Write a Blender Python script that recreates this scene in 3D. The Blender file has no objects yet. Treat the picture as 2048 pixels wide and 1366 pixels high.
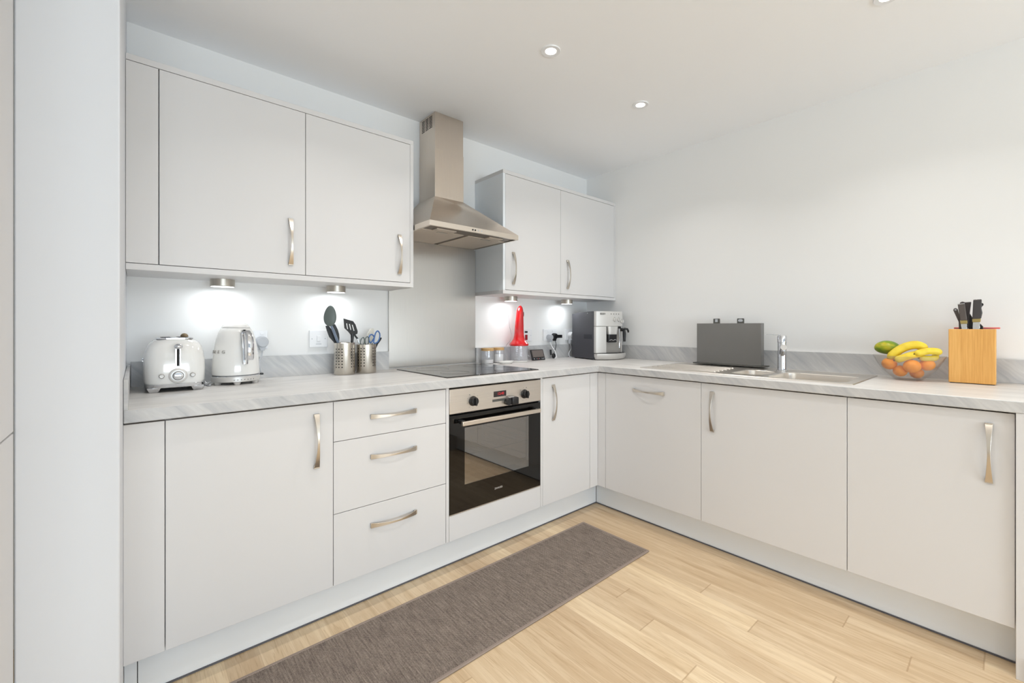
import bpy, bmesh, math, random
from mathutils import Vector, Matrix
random.seed(7)
S = bpy.context.scene
C = S.collection
PI = math.pi

# ------------------------------------------------------------------ materials
def lin(c):
    return tuple((x / 255 / 12.92) if x / 255 <= 0.04045 else ((x / 255 + 0.055) / 1.055) ** 2.4 for x in c) + (1,)

def mat(name, col, rough=0.5, metal=0.0, spec=0.5, coat=0.0, emit=None, estr=0.0):
    m = bpy.data.materials.new(name); m.use_nodes = True
    b = m.node_tree.nodes['Principled BSDF']
    b.inputs['Base Color'].default_value = lin(col)
    b.inputs['Roughness'].default_value = rough
    b.inputs['Metallic'].default_value = metal
    b.inputs['Specular IOR Level'].default_value = spec
    b.inputs['Coat Weight'].default_value = coat
    if emit:
        b.inputs['Emission Color'].default_value = lin(emit)
        b.inputs['Emission Strength'].default_value = estr
    return m

class N:
    """small node builder"""
    def __init__(s, m): s.m = m; s.t = m.node_tree; s.b = s.t.nodes['Principled BSDF']; s.o = s.t.nodes['Material Output']
    def n(s, typ, **kw):
        x = s.t.nodes.new(typ)
        for k, v in kw.items(): setattr(x, k, v)
        return x
    def l(s, a, b): s.t.links.new(a, b)
    def pos(s):
        return s.n('ShaderNodeNewGeometry').outputs['Position']
    def obj(s):
        return s.n('ShaderNodeTexCoord').outputs['Object']
    def dot(s, v, d):
        x = s.n('ShaderNodeVectorMath', operation='DOT_PRODUCT'); s.l(v, x.inputs[0]); x.inputs[1].default_value = d
        return x.outputs['Value']
    def math(s, op, a, b=0.0, c=0.0):
        x = s.n('ShaderNodeMath', operation=op)
        for i, q in enumerate((a, b, c)):
            if isinstance(q, (int, float)): x.inputs[i].default_value = q
            else: s.l(q, x.inputs[i])
        return x.outputs[0]
    def comb(s, a, b, c=0.0):
        x = s.n('ShaderNodeCombineXYZ')
        for i, q in enumerate((a, b, c)):
            if isinstance(q, (int, float)): x.inputs[i].default_value = q
            else: s.l(q, x.inputs[i])
        return x.outputs[0]
    def noise(s, v, scale, detail=3, rough=0.55, dist=0.0):
        x = s.n('ShaderNodeTexNoise'); s.l(v, x.inputs['Vector'])
        x.inputs['Scale'].default_value = scale; x.inputs['Detail'].default_value = detail
        x.inputs['Roughness'].default_value = rough; x.inputs['Distortion'].default_value = dist
        return x.outputs['Fac']
    def ramp(s, f, stops, interp='LINEAR'):
        x = s.n('ShaderNodeValToRGB'); s.l(f, x.inputs[0]); e = x.color_ramp.elements
        x.color_ramp.interpolation = interp
        while len(e) < len(stops): e.new(0.5)
        for i, (p, c) in enumerate(stops):
            e[i].position = p; e[i].color = lin(c) if isinstance(c, tuple) else (c, c, c, 1)
        return x.outputs[0]
    def mix(s, f, a, b, blend='MIX'):
        x = s.n('ShaderNodeMix', data_type='RGBA', blend_type=blend)
        if isinstance(f, (int, float)): x.inputs[0].default_value = f
        else: s.l(f, x.inputs[0])
        for i, q in ((6, a), (7, b)):
            if isinstance(q, tuple): x.inputs[i].default_value = q
            else: s.l(q, x.inputs[i])
        return x.outputs[2]
    def color(s, c): s.l(c, s.b.inputs['Base Color'])
    def bump(s, h, strength=0.2, dist=0.001):
        x = s.n('ShaderNodeBump'); x.inputs['Strength'].default_value = strength; x.inputs['Distance'].default_value = dist
        s.l(h, x.inputs['Height']); s.l(x.outputs[0], s.b.inputs['Normal'])

WALL = mat('painted_wall', (239, 239, 238), 0.75, spec=0.3)
k = N(WALL); k.bump(k.noise(k.pos(), 260, 2), 0.06, 0.0005)
CEIL = mat('painted_ceiling', (251, 252, 254), 0.85, spec=0.2)
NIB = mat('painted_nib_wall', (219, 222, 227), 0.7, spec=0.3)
CAB = mat('cabinet_matt_white', (218, 217, 217), 0.42, spec=0.4)
CABS = mat('cabinet_side_daylit', (236, 241, 245), 0.45, spec=0.4)  # same cabinet white, with cool daylight painted into the side panel
PLI = mat('plinth_white', (234, 238, 242), 0.4)
GAP = mat('dark_gap', (70, 68, 66), 0.8)
WHITEP = mat('white_plastic', (236, 237, 239), 0.3)
GREYP = mat('pale_grey_plastic', (186, 189, 194), 0.4)
BLACKP = mat('black_plastic', (26, 26, 28), 0.35)
BLACKG = mat('black_gloss', (8, 7, 7), 0.03, coat=0.0)
DGREY = mat('dark_grey_plastic', (122, 120, 117), 0.45)
DGREY2 = mat('dark_grey_lip', (84, 84, 80), 0.5)
ENAM = mat('white_enamel', (236, 235, 232), 0.16, coat=0.6)
CHROME = mat('chrome', (222, 224, 228), 0.08, 1.0)
NICKEL = mat('brushed_nickel', (206, 198, 187), 0.28, 1.0)
RUBBER = mat('grey_floor_seal', (92, 92, 98), 0.6)
RED = mat('red_plastic', (206, 22, 28), 0.2, coat=0.5)
DRED = mat('dark_red_plastic', (150, 18, 30), 0.3)
PINK = mat('coral_plastic', (226, 116, 112), 0.4)
SLATE = mat('slate_green_nylon', (94, 104, 101), 0.38)
BLUEG = mat('blue_grey_plastic', (118, 132, 152), 0.35)
BLUE = mat('blue_plastic', (70, 110, 168), 0.3)
IVORY = mat('ivory_plastic', (228, 224, 212), 0.4)
LEDW = mat('led_lens', (255, 255, 255), 0.4, emit=(245, 249, 255), estr=14)
LEDC = mat('lamp_lens', (255, 250, 240), 0.4, emit=(255, 246, 228), estr=22)
REDLED = mat('red_digits', (160, 10, 20), 0.5, emit=(235, 30, 50), estr=1.6)
DISP = mat('display_window', (52, 44, 44), 0.2)
SCREEN = mat('grey_lcd', (112, 104, 100), 0.3)
MATTRIM = mat('mat_binding', (142, 128, 118), 0.7)
SILV = mat('silver_plastic', (216, 214, 211), 0.34, 0.35)
SILVD = mat('silver_recess', (178, 174, 169), 0.35, 0.4)
ANTH = mat('anthracite_panel', (62, 62, 68), 0.42)
ANTHD = mat('anthracite_inset', (34, 34, 44), 0.5)
HANDLE = mat('knife_handle', (84, 76, 72), 0.45)
HANDB = mat('knife_handle_black', (26, 22, 22), 0.4)
BRASS = mat('brass_collar', (168, 150, 96), 0.35, 0.7)
STEM = mat('banana_tip', (92, 74, 36), 0.7)
CORK = mat('pale_wood_lid', (196, 158, 106), 0.6)
CERAM = mat('white_ceramic', (238, 238, 235), 0.2, coat=0.4)
CRUST = mat('bread_crust', (120, 102, 74), 0.8)
DARKIN = mat('dark_interior', (30, 28, 28), 0.7)
CAVITY = mat('oven_enamel', (196, 184, 172), 0.35)
SKIRT = mat('skirting_gloss', (240, 241, 244), 0.3)

def steel(name, col, rough, axis, amt=0.12, scale=60, aniso=0.0):
    m = mat(name, col, rough, 1.0); k = N(m)
    if aniso:
        tg = k.n('ShaderNodeTangent', direction_type='RADIAL', axis='Z'); k.l(tg.outputs[0], k.b.inputs['Tangent']); k.b.inputs['Anisotropic'].default_value = aniso
    sc = [1.5, 1.5, 1.5]
    for i in range(3):
        if i != axis: sc[i] = scale
    mp = k.n('ShaderNodeMapping'); k.l(k.pos(), mp.inputs[0]); mp.inputs['Scale'].default_value = sc
    f = k.noise(mp.outputs[0], 4, 4, 0.7)
    k.l(k.math('MULTIPLY_ADD', f, amt, rough - amt / 2), k.b.inputs['Roughness'])
    lo = tuple(int(c * 0.98) for c in col); hi = tuple(min(255, int(c * 1.02)) for c in col)
    k.color(k.ramp(f, [(0.3, lo), (0.7, hi)]))
    k.bump(f, 0.05, 0.0004)
    return m
STEEL_H = steel('brushed_steel_hood', (222, 211, 199), 0.36, 2, 0.06, 260, 0.75)
STEEL_F = steel('brushed_steel_band', (226, 216, 204), 0.3, 0)
STEEL_S = steel('brushed_steel_splash', (188, 184, 179), 0.30, 2, 0.10, 220, 0.8)
STEEL_O = steel('brushed_steel_oven', (216, 208, 199), 0.38, 0)
STEEL_K = steel('stainless_sink', (234, 228, 220), 0.30, 1, 0.08)
STEEL_P = steel('brushed_steel_plain', (196, 190, 180), 0.3, 2, 0.1)
FILTER = mat('filter_mesh_steel', (214, 202, 188), 0.5, 0.6)
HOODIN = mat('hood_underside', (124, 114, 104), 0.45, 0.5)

def glass(name, tint, refl=1.0, ior=1.45, rough=0.02, haze=0.0, hcol=(200, 200, 200)):
    m = bpy.data.materials.new(name); m.use_nodes = True; t = m.node_tree
    t.nodes.remove(t.nodes['Principled BSDF']); o = t.nodes['Material Output']
    tr = t.nodes.new('ShaderNodeBsdfTransparent'); tr.inputs[0].default_value = lin(tint)
    gl = t.nodes.new('ShaderNodeBsdfGlossy'); gl.inputs['Roughness'].default_value = rough
    fr = t.nodes.new('ShaderNodeFresnel'); ge = t.nodes.new('ShaderNodeNewGeometry'); mi_ = t.nodes.new('ShaderNodeMix')
    mi_.inputs[2].default_value = ior; mi_.inputs[3].default_value = 1 / ior; t.links.new(ge.outputs['Backfacing'], mi_.inputs[0]); t.links.new(mi_.outputs[0], fr.inputs[0])
    mx = t.nodes.new('ShaderNodeMixShader')
    mu = t.nodes.new('ShaderNodeMath'); mu.operation = 'MULTIPLY'; mu.inputs[1].default_value = refl
    t.links.new(fr.outputs[0], mu.inputs[0]); t.links.new(mu.outputs[0], mx.inputs[0])
    t.links.new(tr.outputs[0], mx.inputs[1]); t.links.new(gl.outputs[0], mx.inputs[2])
    out = mx.outputs[0]
    if haze:
        df = t.nodes.new('ShaderNodeBsdfDiffuse'); df.inputs[0].default_value = lin(hcol)
        m2 = t.nodes.new('ShaderNodeMixShader'); m2.inputs[0].default_value = haze
        t.links.new(out, m2.inputs[1]); t.links.new(df.outputs[0], m2.inputs[2]); out = m2.outputs[0]
    t.links.new(out, o.inputs[0])
    return m
GLASS = glass('clear_glass', (240, 242, 243))
BOWLG = glass('smoky_bowl_glass', (251, 250, 249), 0.9, 1.5, 0.06, 0.06, (205, 198, 194))
BEAKER = glass('clear_beaker', (253, 253, 254), 0.9, 1.45, 0.06, 0.13, (240, 242, 245))
OVENG = glass('oven_window_glass', (196, 190, 184), 1.6, 2.5, 0.01)

def marble(name, d, top=False):
    m = mat(name, (205, 204, 202), 0.38 if top else 0.42); k = N(m)
    d = Vector(d).normalized()
    p = Vector((0, 0, 1)) if abs(d.z) < 0.3 else Vector((d.x, d.y, -d.z)) if True else None
    if abs(d.z) < 0.3: q = d.cross(p); p, q = q, p
    else: p = Vector((-d.x, -d.y, d.z)); q = d.cross(p)
    P = k.pos(); wob = k.noise(P, 5, 3)
    u = k.dot(P, d); v = k.math('ADD', k.dot(P, p), k.math('MULTIPLY', wob, 0.05)); w = k.dot(P, q)
    f1 = k.noise(k.comb(k.math('MULTIPLY', u, 2.0), k.math('MULTIPLY', v, 13.0), k.math('MULTIPLY', w, 2.0)), 1.6, 5, 0.62, 0.3)
    f2 = k.noise(k.comb(k.math('MULTIPLY', u, 5.0), k.math('MULTIPLY', v, 60.0), k.math('MULTIPLY', w, 3.0)), 1.4, 4, 0.6)
    f = k.math('ADD', k.math('MULTIPLY', f1, 0.68), k.math('MULTIPLY', f2, 0.32))
    if top: c = k.ramp(f, [(0.30, (192, 190, 188)), (0.46, (214, 212, 209)), (0.56, (221, 219, 216)), (0.72, (229, 227, 225))])
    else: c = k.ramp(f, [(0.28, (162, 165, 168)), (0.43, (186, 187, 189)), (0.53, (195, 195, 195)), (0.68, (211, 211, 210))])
    k.color(c)
    return m
MA_T = marble('marble_laminate_top_along_x', (1, 0, 0), True)
MB_T = marble('marble_laminate_top_along_y', (0, 1, 0), True)
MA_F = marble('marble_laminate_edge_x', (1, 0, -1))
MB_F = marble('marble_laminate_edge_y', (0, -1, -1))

# oak strip floor: strips along y, staggered ends
def oak():
    m = mat('oak_strip_floor', (210, 180, 140), 0.34, spec=0.4); k = N(m)
    P = k.pos(); x = k.dot(P, (1, 0, 0)); y = k.dot(P, (0, 1, 0))
    W, L, n = 0.0977, 1.86, 30
    xi = k.math('DIVIDE', k.math('SUBTRACT', -0.583, x), W)
    i = k.math('FLOOR', xi)
    off = {1: -1.935, 2: -2.133, 3: -1.471, 4: -1.704, 6: -1.25, 7: -1.43, 8: -1.654}
    rnd = random.Random(3); stops = []
    for j in range(n):
        o = (off.get(j, -rnd.random() * L) % L) / L
        stops.append((j / n if j else 0.0, o))
    fr = k.ramp(k.math('DIVIDE', k.math('ADD', i, 0.5), n), stops, 'CONSTANT')
    yy = k.math('SUBTRACT', k.math('DIVIDE', y, L), fr)
    j = k.math('FLOOR', yy)
    wn = k.n('ShaderNodeTexWhiteNoise', noise_dimensions='2D'); k.l(k.comb(i, j), wn.inputs['Vector'])
    r = wn.outputs['Value']; rc = wn.outputs['Color']
    sep = k.n('ShaderNodeSeparateColor'); k.l(rc, sep.inputs[0])
    # grain
    gv = k.comb(k.math('MULTIPLY_ADD', r, 17.0, k.math('MULTIPLY', x, 26.0)), k.math('MULTIPLY_ADD', sep.outputs[1], 9.0, k.math('MULTIPLY', y, 1.7)), k.math('MULTIPLY', r, 30.0))
    g1 = k.noise(gv, 1.15, 4, 0.6, 0.6)
    gf = k.noise(k.comb(k.math('MULTIPLY', x, 260.0), k.math('MULTIPLY', y, 7.0), k.math('MULTIPLY', r, 9.0)), 1.2, 3, 0.6)
    ring = k.math('SINE', k.math('MULTIPLY', g1, 46.0))
    base = k.ramp(g1, [(0.28, (200, 177, 146)), (0.46, (217, 197, 168)), (0.62, (228, 211, 184))])
    line = k.ramp(k.math('ADD', k.math('MULTIPLY', gf, 0.6), k.math('MULTIPLY_ADD', ring, 0.08, 0.2)), [(0.30, (196, 178, 156)), (0.46, (255, 255, 255))])
    col = k.mix(0.42, base, line, 'MULTIPLY')
    tint = k.ramp(r, [(0.0, (230, 220, 208)), (0.5, (244, 238, 230)), (1.0, (255, 250, 240))])
    col = k.mix(1.0, col, tint, 'MULTIPLY')
    # joints
    fx = k.math('SUBTRACT', xi, i); fy = k.math('SUBTRACT', yy, j)
    ex = k.math('LESS_THAN', k.math('MINIMUM', fx, k.math('SUBTRACT', 1.0, fx)), 0.008)
    ey = k.math('LESS_THAN', k.math('MINIMUM', fy, k.math('SUBTRACT', 1.0, fy)), 0.0012)
    e = k.math('MAXIMUM', k.math('MULTIPLY', ex, 0.25), k.math('MULTIPLY', ey, 0.45))
    col = k.mix(e, col, lin((150, 118, 84)))
    k.color(col)
    k.bump(gf, 0.08, 0.0004)
    return m
OAK = oak()

def woven():
    m = mat('woven_vinyl_mat', (120, 108, 98), 0.75, spec=0.25); k = N(m)
    P = k.pos(); x = k.dot(P, (1, 0, 0)); y = k.dot(P, (0, 1, 0))
    sx = k.math('SINE', k.math('MULTIPLY', x, 2 * PI / 0.0075)); sy = k.math('SINE', k.math('MULTIPLY', y, 2 * PI / 0.0075))
    wv = k.math('MULTIPLY', sx, sy)
    n1 = k.noise(k.comb(k.math('MULTIPLY', x, 170.0), k.math('MULTIPLY', y, 12.0)), 1.0, 3, 0.7)
    n2 = k.noise(P, 240, 2, 0.6)
    f = k.math('ADD', k.math('MULTIPLY_ADD', wv, 0.16, 0.0), k.math('ADD', k.math('MULTIPLY', n1, 0.62), k.math('MULTIPLY', n2, 0.38)))
    k.color(k.ramp(f, [(0.26, (66, 58, 54)), (0.5, (122, 110, 101)), (0.78, (170, 158, 146))]))
    k.bump(wv, 0.5, 0.001)
    return m
WOVEN = woven()

def bamboo():
    m = mat('bamboo_block', (222, 168, 92), 0.45); k = N(m); P = k.obj()
    y = k.dot(P, (0, 1, 0)); x = k.dot(P, (1, 0, 0)); z = k.dot(P, (0, 0, 1))
    i = k.math('FLOOR', k.math('MULTIPLY', y, 60)); wn = k.n('ShaderNodeTexWhiteNoise', noise_dimensions='1D'); k.l(i, wn.inputs['W'])
    g = k.noise(k.comb(k.math('MULTIPLY', y, 320), k.math('MULTIPLY', z, 9), k.math('MULTIPLY', x, 60)), 1.0, 4, 0.6)
    f = k.math('ADD', k.math('MULTIPLY', wn.outputs[0], 0.22), k.math('MULTIPLY', g, 0.78))
    k.color(k.ramp(f, [(0.2, (206, 148, 72)), (0.5, (222, 166, 90)), (0.8, (236, 186, 110))]))
    return m
BAMBOO = bamboo()

def fruit(name, stops, scale, rough, bumpy=0.0, stretch=(1, 1, 1)):
    m = mat(name, (200, 150, 60), rough, spec=0.4); k = N(m)
    mp = k.n('ShaderNodeMapping'); k.l(k.obj(), mp.inputs[0]); mp.inputs['Scale'].default_value = stretch
    k.color(k.ramp(k.noise(mp.outputs[0], scale, 3), stops))
    if bumpy: k.bump(k.noise(k.obj(), 350, 2), bumpy, 0.0008)
    return m
BAN = fruit('banana_skin', [(0.2, (214, 180, 44)), (0.5, (236, 208, 62)), (0.8, (242, 220, 92))], 18, 0.45)
BANG = fruit('banana_skin_greener', [(0.2, (196, 180, 60)), (0.5, (226, 206, 80)), (0.8, (236, 216, 100))], 18, 0.45)
ORA = fruit('orange_peel', [(0.2, (246, 142, 14)), (0.8, (252, 168, 30))], 12, 0.45, 0.4)
MANG = fruit('mango_skin', [(0.36, (92, 132, 34)), (0.48, (140, 160, 36)), (0.58, (198, 184, 40))], 14, 0.32, 0, (1, 0.7, 1.3))

def perforated():
    m = steel('perforated_steel', (202, 196, 186), 0.26, 2, 0.08); k = N(m)
    O = k.obj(); x = k.dot(O, (1, 0, 0)); y = k.dot(O, (0, 1, 0)); z = k.dot(O, (0, 0, 1))
    a = k.math('FRACT', k.math('ADD', k.math('DIVIDE', k.math('ADD', k.math('ARCTAN2', y, x), PI), 2 * PI), 1 - 13 / 360))
    c = k.math('MULTIPLY', a, 20.0)         # 20 columns: three of holes, their dark inside painted black, two blank
    ci = k.math('FLOOR', c); cf = k.math('SUBTRACT', k.math('SUBTRACT', c, ci), 0.5)
    blank = k.math('GREATER_THAN', k.math('MODULO', ci, 5.0), 2.5)
    zc = k.math('DIVIDE', k.math('SUBTRACT', z, 0.0315), 0.0149)
    zf = k.math('SUBTRACT', k.math('FRACT', zc), 0.5)
    d = k.math('ADD', k.math('POWER', k.math('MULTIPLY', cf, 0.0156), 2.0), k.math('POWER', k.math('MULTIPLY', zf, 0.0150), 2.0))
    hole = k.math('LESS_THAN', d, 0.0033 ** 2)
    rng = k.math('MULTIPLY', k.math('GREATER_THAN', zc, 0.0), k.math('LESS_THAN', zc, 7.0))
    h = k.math('MULTIPLY', k.math('MULTIPLY', hole, rng), k.math('SUBTRACT', 1.0, blank))
    src = k.b.inputs['Base Color'].links[0].from_socket
    k.color(k.mix(h, src, lin((14, 13, 13))))
    k.l(k.math('SUBTRACT', 1.0, h), k.b.inputs['Metallic'])
    return m
PERF = perforated()

# ------------------------------------------------------------------ mesh helper
class M:
    def __init__(s): s.bm = bmesh.new(); s.mi = 0
    def _f(s, vs):
        try: f = s.bm.faces.new(vs); f.material_index = s.mi; return f
        except ValueError: return None
    def box(s, x0, x1, y0, y1, z0, z1):
        v = [s.bm.verts.new((x, y, z)) for z in (z0, z1) for y in (y0, y1) for x in (x0, x1)]
        for q in ((0, 2, 3, 1), (4, 5, 7, 6), (0, 1, 5, 4), (2, 6, 7, 3), (0, 4, 6, 2), (1, 3, 7, 5)): s._f([v[i] for i in q])
        return s
    def rings(s, rings, cap0=True, cap1=True, closed=True):
        R = [[s.bm.verts.new(p) for p in r] for r in rings]; n = len(R[0])
        for a, b in zip(R, R[1:]):
            for i in range(n if closed else n - 1):
                j = (i + 1) % n; s._f([a[i], a[j], b[j], b[i]])
        if cap0: s._f(list(reversed(R[0])))
        if cap1: s._f(R[-1])
        return s
    def lathe(s, prof, c=(0, 0, 0), seg=40, cap0=True, cap1=True, axis='z', sx=1.0, sy=1.0):
        rr = []
        for r, h in prof:
            ring = []
            for i in range(seg):
                a = 2 * PI * i / seg; p, q = max(r, 1e-5) * math.cos(a) * sx, max(r, 1e-5) * math.sin(a) * sy
                if axis == 'z': v = (p, q, h)
                elif axis == 'y': v = (p, -h, q)      # h grows towards -y
                else: v = (-h, p, q)                   # h grows towards -x
                ring.append((c[0] + v[0], c[1] + v[1], c[2] + v[2]))
            rr.append(ring)
        return s.rings(rr, cap0, cap1)
    def cyl(s, c, r, h, axis='z', seg=32): return s.lathe([(r, 0), (r, h)], c, seg, axis=axis)
    def tube(s, pts, r, seg=12, flat=1.0, up=None):
        pts = [Vector(p) for p in pts]; n = len(pts)
        rad = r if isinstance(r, (list, tuple)) else [r] * n
        rr = []; ref = Vector(up) if up else Vector((0.13, 0.21, 0.97)).normalized()
        for i, p in enumerate(pts):
            t = (pts[min(i + 1, n - 1)] - pts[max(i - 1, 0)]).normalized()
            a = t.cross(ref)
            if a.length < 1e-3: a = t.cross(Vector((1, 0, 0)))
            a.normalize(); b = a.cross(t).normalized()
            rr.append([p + a * math.cos(2 * PI * j / seg) * rad[i] + b * math.sin(2 * PI * j / seg) * rad[i] * flat for j in range(seg)])
        return s.rings(rr)
    def prism(s, poly, ax, a0, a1):
        """poly in the two remaining axes (order x,y,z without ax), extruded a0..a1 along ax"""
        def mk(p, a): l = list(p); l.insert(ax, a); return tuple(l)
        return s.rings([[mk(p, a0) for p in poly], [mk(p, a1) for p in poly]])
    def loft(s, secs, c=(0, 0), seg=48, cap0=True, cap1=True):
        """secs: (z, hx, hy, n) super-ellipse sections"""
        rr = []
        for z, hx, hy, n in secs:
            r = []
            for i in range(seg):
                a = 2 * PI * i / seg; co, si = math.cos(a), math.sin(a)
                r.append((c[0] + hx * math.copysign(abs(co) ** (2 / n), co), c[1] + hy * math.copysign(abs(si) ** (2 / n), si), z))
            rr.append(r)
        return s.rings(rr, cap0, cap1)
    def sphere(s, c, r, sx=1, sy=1, sz=1, seg=32, ring=18):
        prof = [(max(r * math.sin(PI * i / ring), 1e-5), -r * math.cos(PI * i / ring) * sz) for i in range(ring + 1)]
        return s.lathe(prof, c, seg, sx=sx, sy=sy)
    def slab(s, xs, ys, fill, z0, z1, mtop, mx, my):
        V = {}
        def v(i, j, z):
            if (i, j, z) not in V: V[(i, j, z)] = s.bm.verts.new((xs[i], ys[j], z))
            return V[(i, j, z)]
        nx, ny = len(xs) - 1, len(ys) - 1
        F = lambda i, j: 0 <= i < nx and 0 <= j < ny and fill(i, j)
        for i in range(nx):
            for j in range(ny):
                if not F(i, j): continue
                s.mi = mtop(i, j); s._f([v(i, j, z1), v(i + 1, j, z1), v(i + 1, j + 1, z1), v(i, j + 1, z1)])
                s._f([v(i, j, z0), v(i, j + 1, z0), v(i + 1, j + 1, z0), v(i + 1, j, z0)])
                s.mi = my
                if not F(i, j - 1): s._f([v(i, j, z0), v(i + 1, j, z0), v(i + 1, j, z1), v(i, j, z1)])
                if not F(i, j + 1): s._f([v(i + 1, j + 1, z0), v(i, j + 1, z0), v(i, j + 1, z1), v(i + 1, j + 1, z1)])
                s.mi = mx
                if not F(i - 1, j): s._f([v(i, j + 1, z0), v(i, j, z0), v(i, j, z1), v(i, j + 1, z1)])
                if not F(i + 1, j): s._f([v(i + 1, j, z0), v(i + 1, j + 1, z0), v(i + 1, j + 1, z1), v(i + 1, j, z1)])
        return s
    def xf(s, mtx):
        s.bm.transform(mtx); return s
    def build(s, name, mats, parent=None, org=None, bevel=0.0, smooth=True, label=None, seg=2, local=False):
        if not isinstance(mats, (list, tuple)): mats = [mats]
        w = Vector(org) if org is not None else Vector((0, 0, 0))
        if parent is not None and not local: w = Vector(WORG.get(parent.name, (0, 0, 0)))
        if w.length: bmesh.ops.translate(s.bm, verts=s.bm.verts[:], vec=-w)
        bmesh.ops.recalc_face_normals(s.bm, faces=s.bm.faces[:])
        me = bpy.data.meshes.new(name); s.bm.to_mesh(me); s.bm.free()
        for m in mats: me.materials.append(m)
        if smooth:
            me.polygons.foreach_set('use_smooth', [True] * len(me.polygons))
            me.set_sharp_from_angle(angle=math.radians(38))
        o = bpy.data.objects.new(name, me); C.objects.link(o)
        if parent is not None: o.parent = parent; WORG[o.name] = w
        else: o.location = w; WORG[o.name] = w
        if bevel:
            b = o.modifiers.new('bevel', 'BEVEL'); b.width = bevel; b.segments = seg; b.limit_method = 'ANGLE'; b.angle_limit = math.radians(40); b.harden_normals = False
        if label: o['label'] = label
        return o
WORG = {}

def tag(o, label, cat, group=None):
    o['label'] = label; o['category'] = cat
    if group: o['group'] = group
    return o
def thing(name, label, cat, loc, rotz=0.0, group=None):
    """world-built things (rotz=0): parts are modelled in world coordinates and moved to the origin"""
    o = bpy.data.objects.new(name, None); C.objects.link(o); o.location = loc; o.rotation_euler = (0, 0, rotz)
    o.empty_display_size = 0.05
    WORG[o.name] = Vector(loc)
    return tag(o, label, cat, group)
def struct(o): o['kind'] = 'structure'; return o
def text(txt, size, mtx, mt, parent, name, extr=0.0004, label=None):
    cu = bpy.data.curves.new('lettering_curve', 'FONT'); cu.body = txt; cu.size = size; cu.extrude = extr
    cu.align_x = 'CENTER'; cu.align_y = 'CENTER'
    to = bpy.data.objects.new('lettering_source', cu); C.objects.link(to)
    dg = bpy.context.evaluated_depsgraph_get(); dg.update()
    me = bpy.data.meshes.new_from_object(to.evaluated_get(dg)); bpy.data.objects.remove(to); bpy.data.curves.remove(cu)
    me.transform(mtx); me.transform(Matrix.Translation(-Vector(WORG[parent.name]))) if not parent.rotation_euler.z else None
    me.materials.clear(); me.materials.append(mt); me.name = name
    o = bpy.data.objects.new(name, me); C.objects.link(o); o.parent = parent
    WORG[o.name] = Vector(WORG[parent.name])
    if label: o['label'] = label
    return o
def face_mtx(pos, xdir, ydir):
    x = Vector(xdir).normalized(); y = Vector(ydir).normalized(); z = x.cross(y)
    m = Matrix((x, y, z)).transposed().to_4x4(); m.translation = Vector(pos); return m
def copy_tree(o, parent=None):
    c = o.copy(); C.objects.link(c)
    if parent is not None: c.parent = parent
    for ch in list(o.children): copy_tree(ch, c)
    return c

# ------------------------------------------------------------------ key sizes (metres)
ZW = 0.897; ZU = 0.859            # worktop top / underside
D = 0.638                         # plane of the base fronts
ZB, ZT = 0.153, 0.852             # bottom / top of base doors
XL = -2.786                       # left end of the run
YE = -2.3743                      # right end of the run
HC = 2.351                        # ceiling
DU = 0.295; U0, U1 = 1.338, 2.092 # wall unit depth and heights

# ------------------------------------------------------------------ room shell
m = M(); m.box(-5.2, 0.12, -6.6, 0.12, -0.05, 0); struct(m.build('floor', OAK, smooth=False))
m = M(); m.box(-5.2, 0.12, -6.6, 0.12, HC, HC + 0.06); struct(m.build('ceiling', CEIL, smooth=False))
m = M(); m.box(-5.2, 0.12, 0, 0.12, 0, HC); struct(m.build('wall_back', WALL, smooth=False))
m = M(); m.box(0, 0.12, -6.6, 0, 0, HC); struct(m.build('wall_right', WALL, smooth=False))
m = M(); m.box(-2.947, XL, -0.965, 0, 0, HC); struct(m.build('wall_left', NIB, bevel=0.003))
m = M(); m.box(-5.2, -5.08, -6.6, 0, 0, HC); struct(m.build('wall_far_left', WALL, smooth=False))
# wall behind the camera with a wide window opening
m = M(); m.box(-5.08, -4.3, -6.6, -6.48, 0, HC); m.box(-0.7, 0, -6.6, -6.48, 0, HC); m.box(-4.3, -0.7, -6.6, -6.48, 0, 0.35); m.box(-4.3, -0.7, -6.6, -6.48, 2.2, HC)
struct(m.build('wall_front', WALL, smooth=False))
wf = M(); 
for x in (-4.3, -3.13, -1.93, -0.75): wf.box(x, x + 0.05, -6.57, -6.51, 0.35, 2.2)
wf.box(-4.3, -0.7, -6.57, -6.51, 0.35, 0.40); wf.box(-4.3, -0.7, -6.57, -6.51, 2.15, 2.2)
w = struct(wf.build('window_1', SKIRT, bevel=0.002))
g = M(); g.box(-4.25, -0.75, -6.545, -6.535, 0.40, 2.15); g.build('pane', GLASS, w)
# short wall closing the run of units on the right, with its skirting
m = M(); m.box(-0.655, 0, -2.62, -2.3967, 0, 0.8585); o = struct(m.build('wall_right_return', WALL, bevel=0.002))
m = M(); m.box(-0.668, -0.6552, -2.62, -2.3985, 0, 0.075); struct(m.build('baseboard_right', SKIRT, bevel=0.003))

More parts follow.
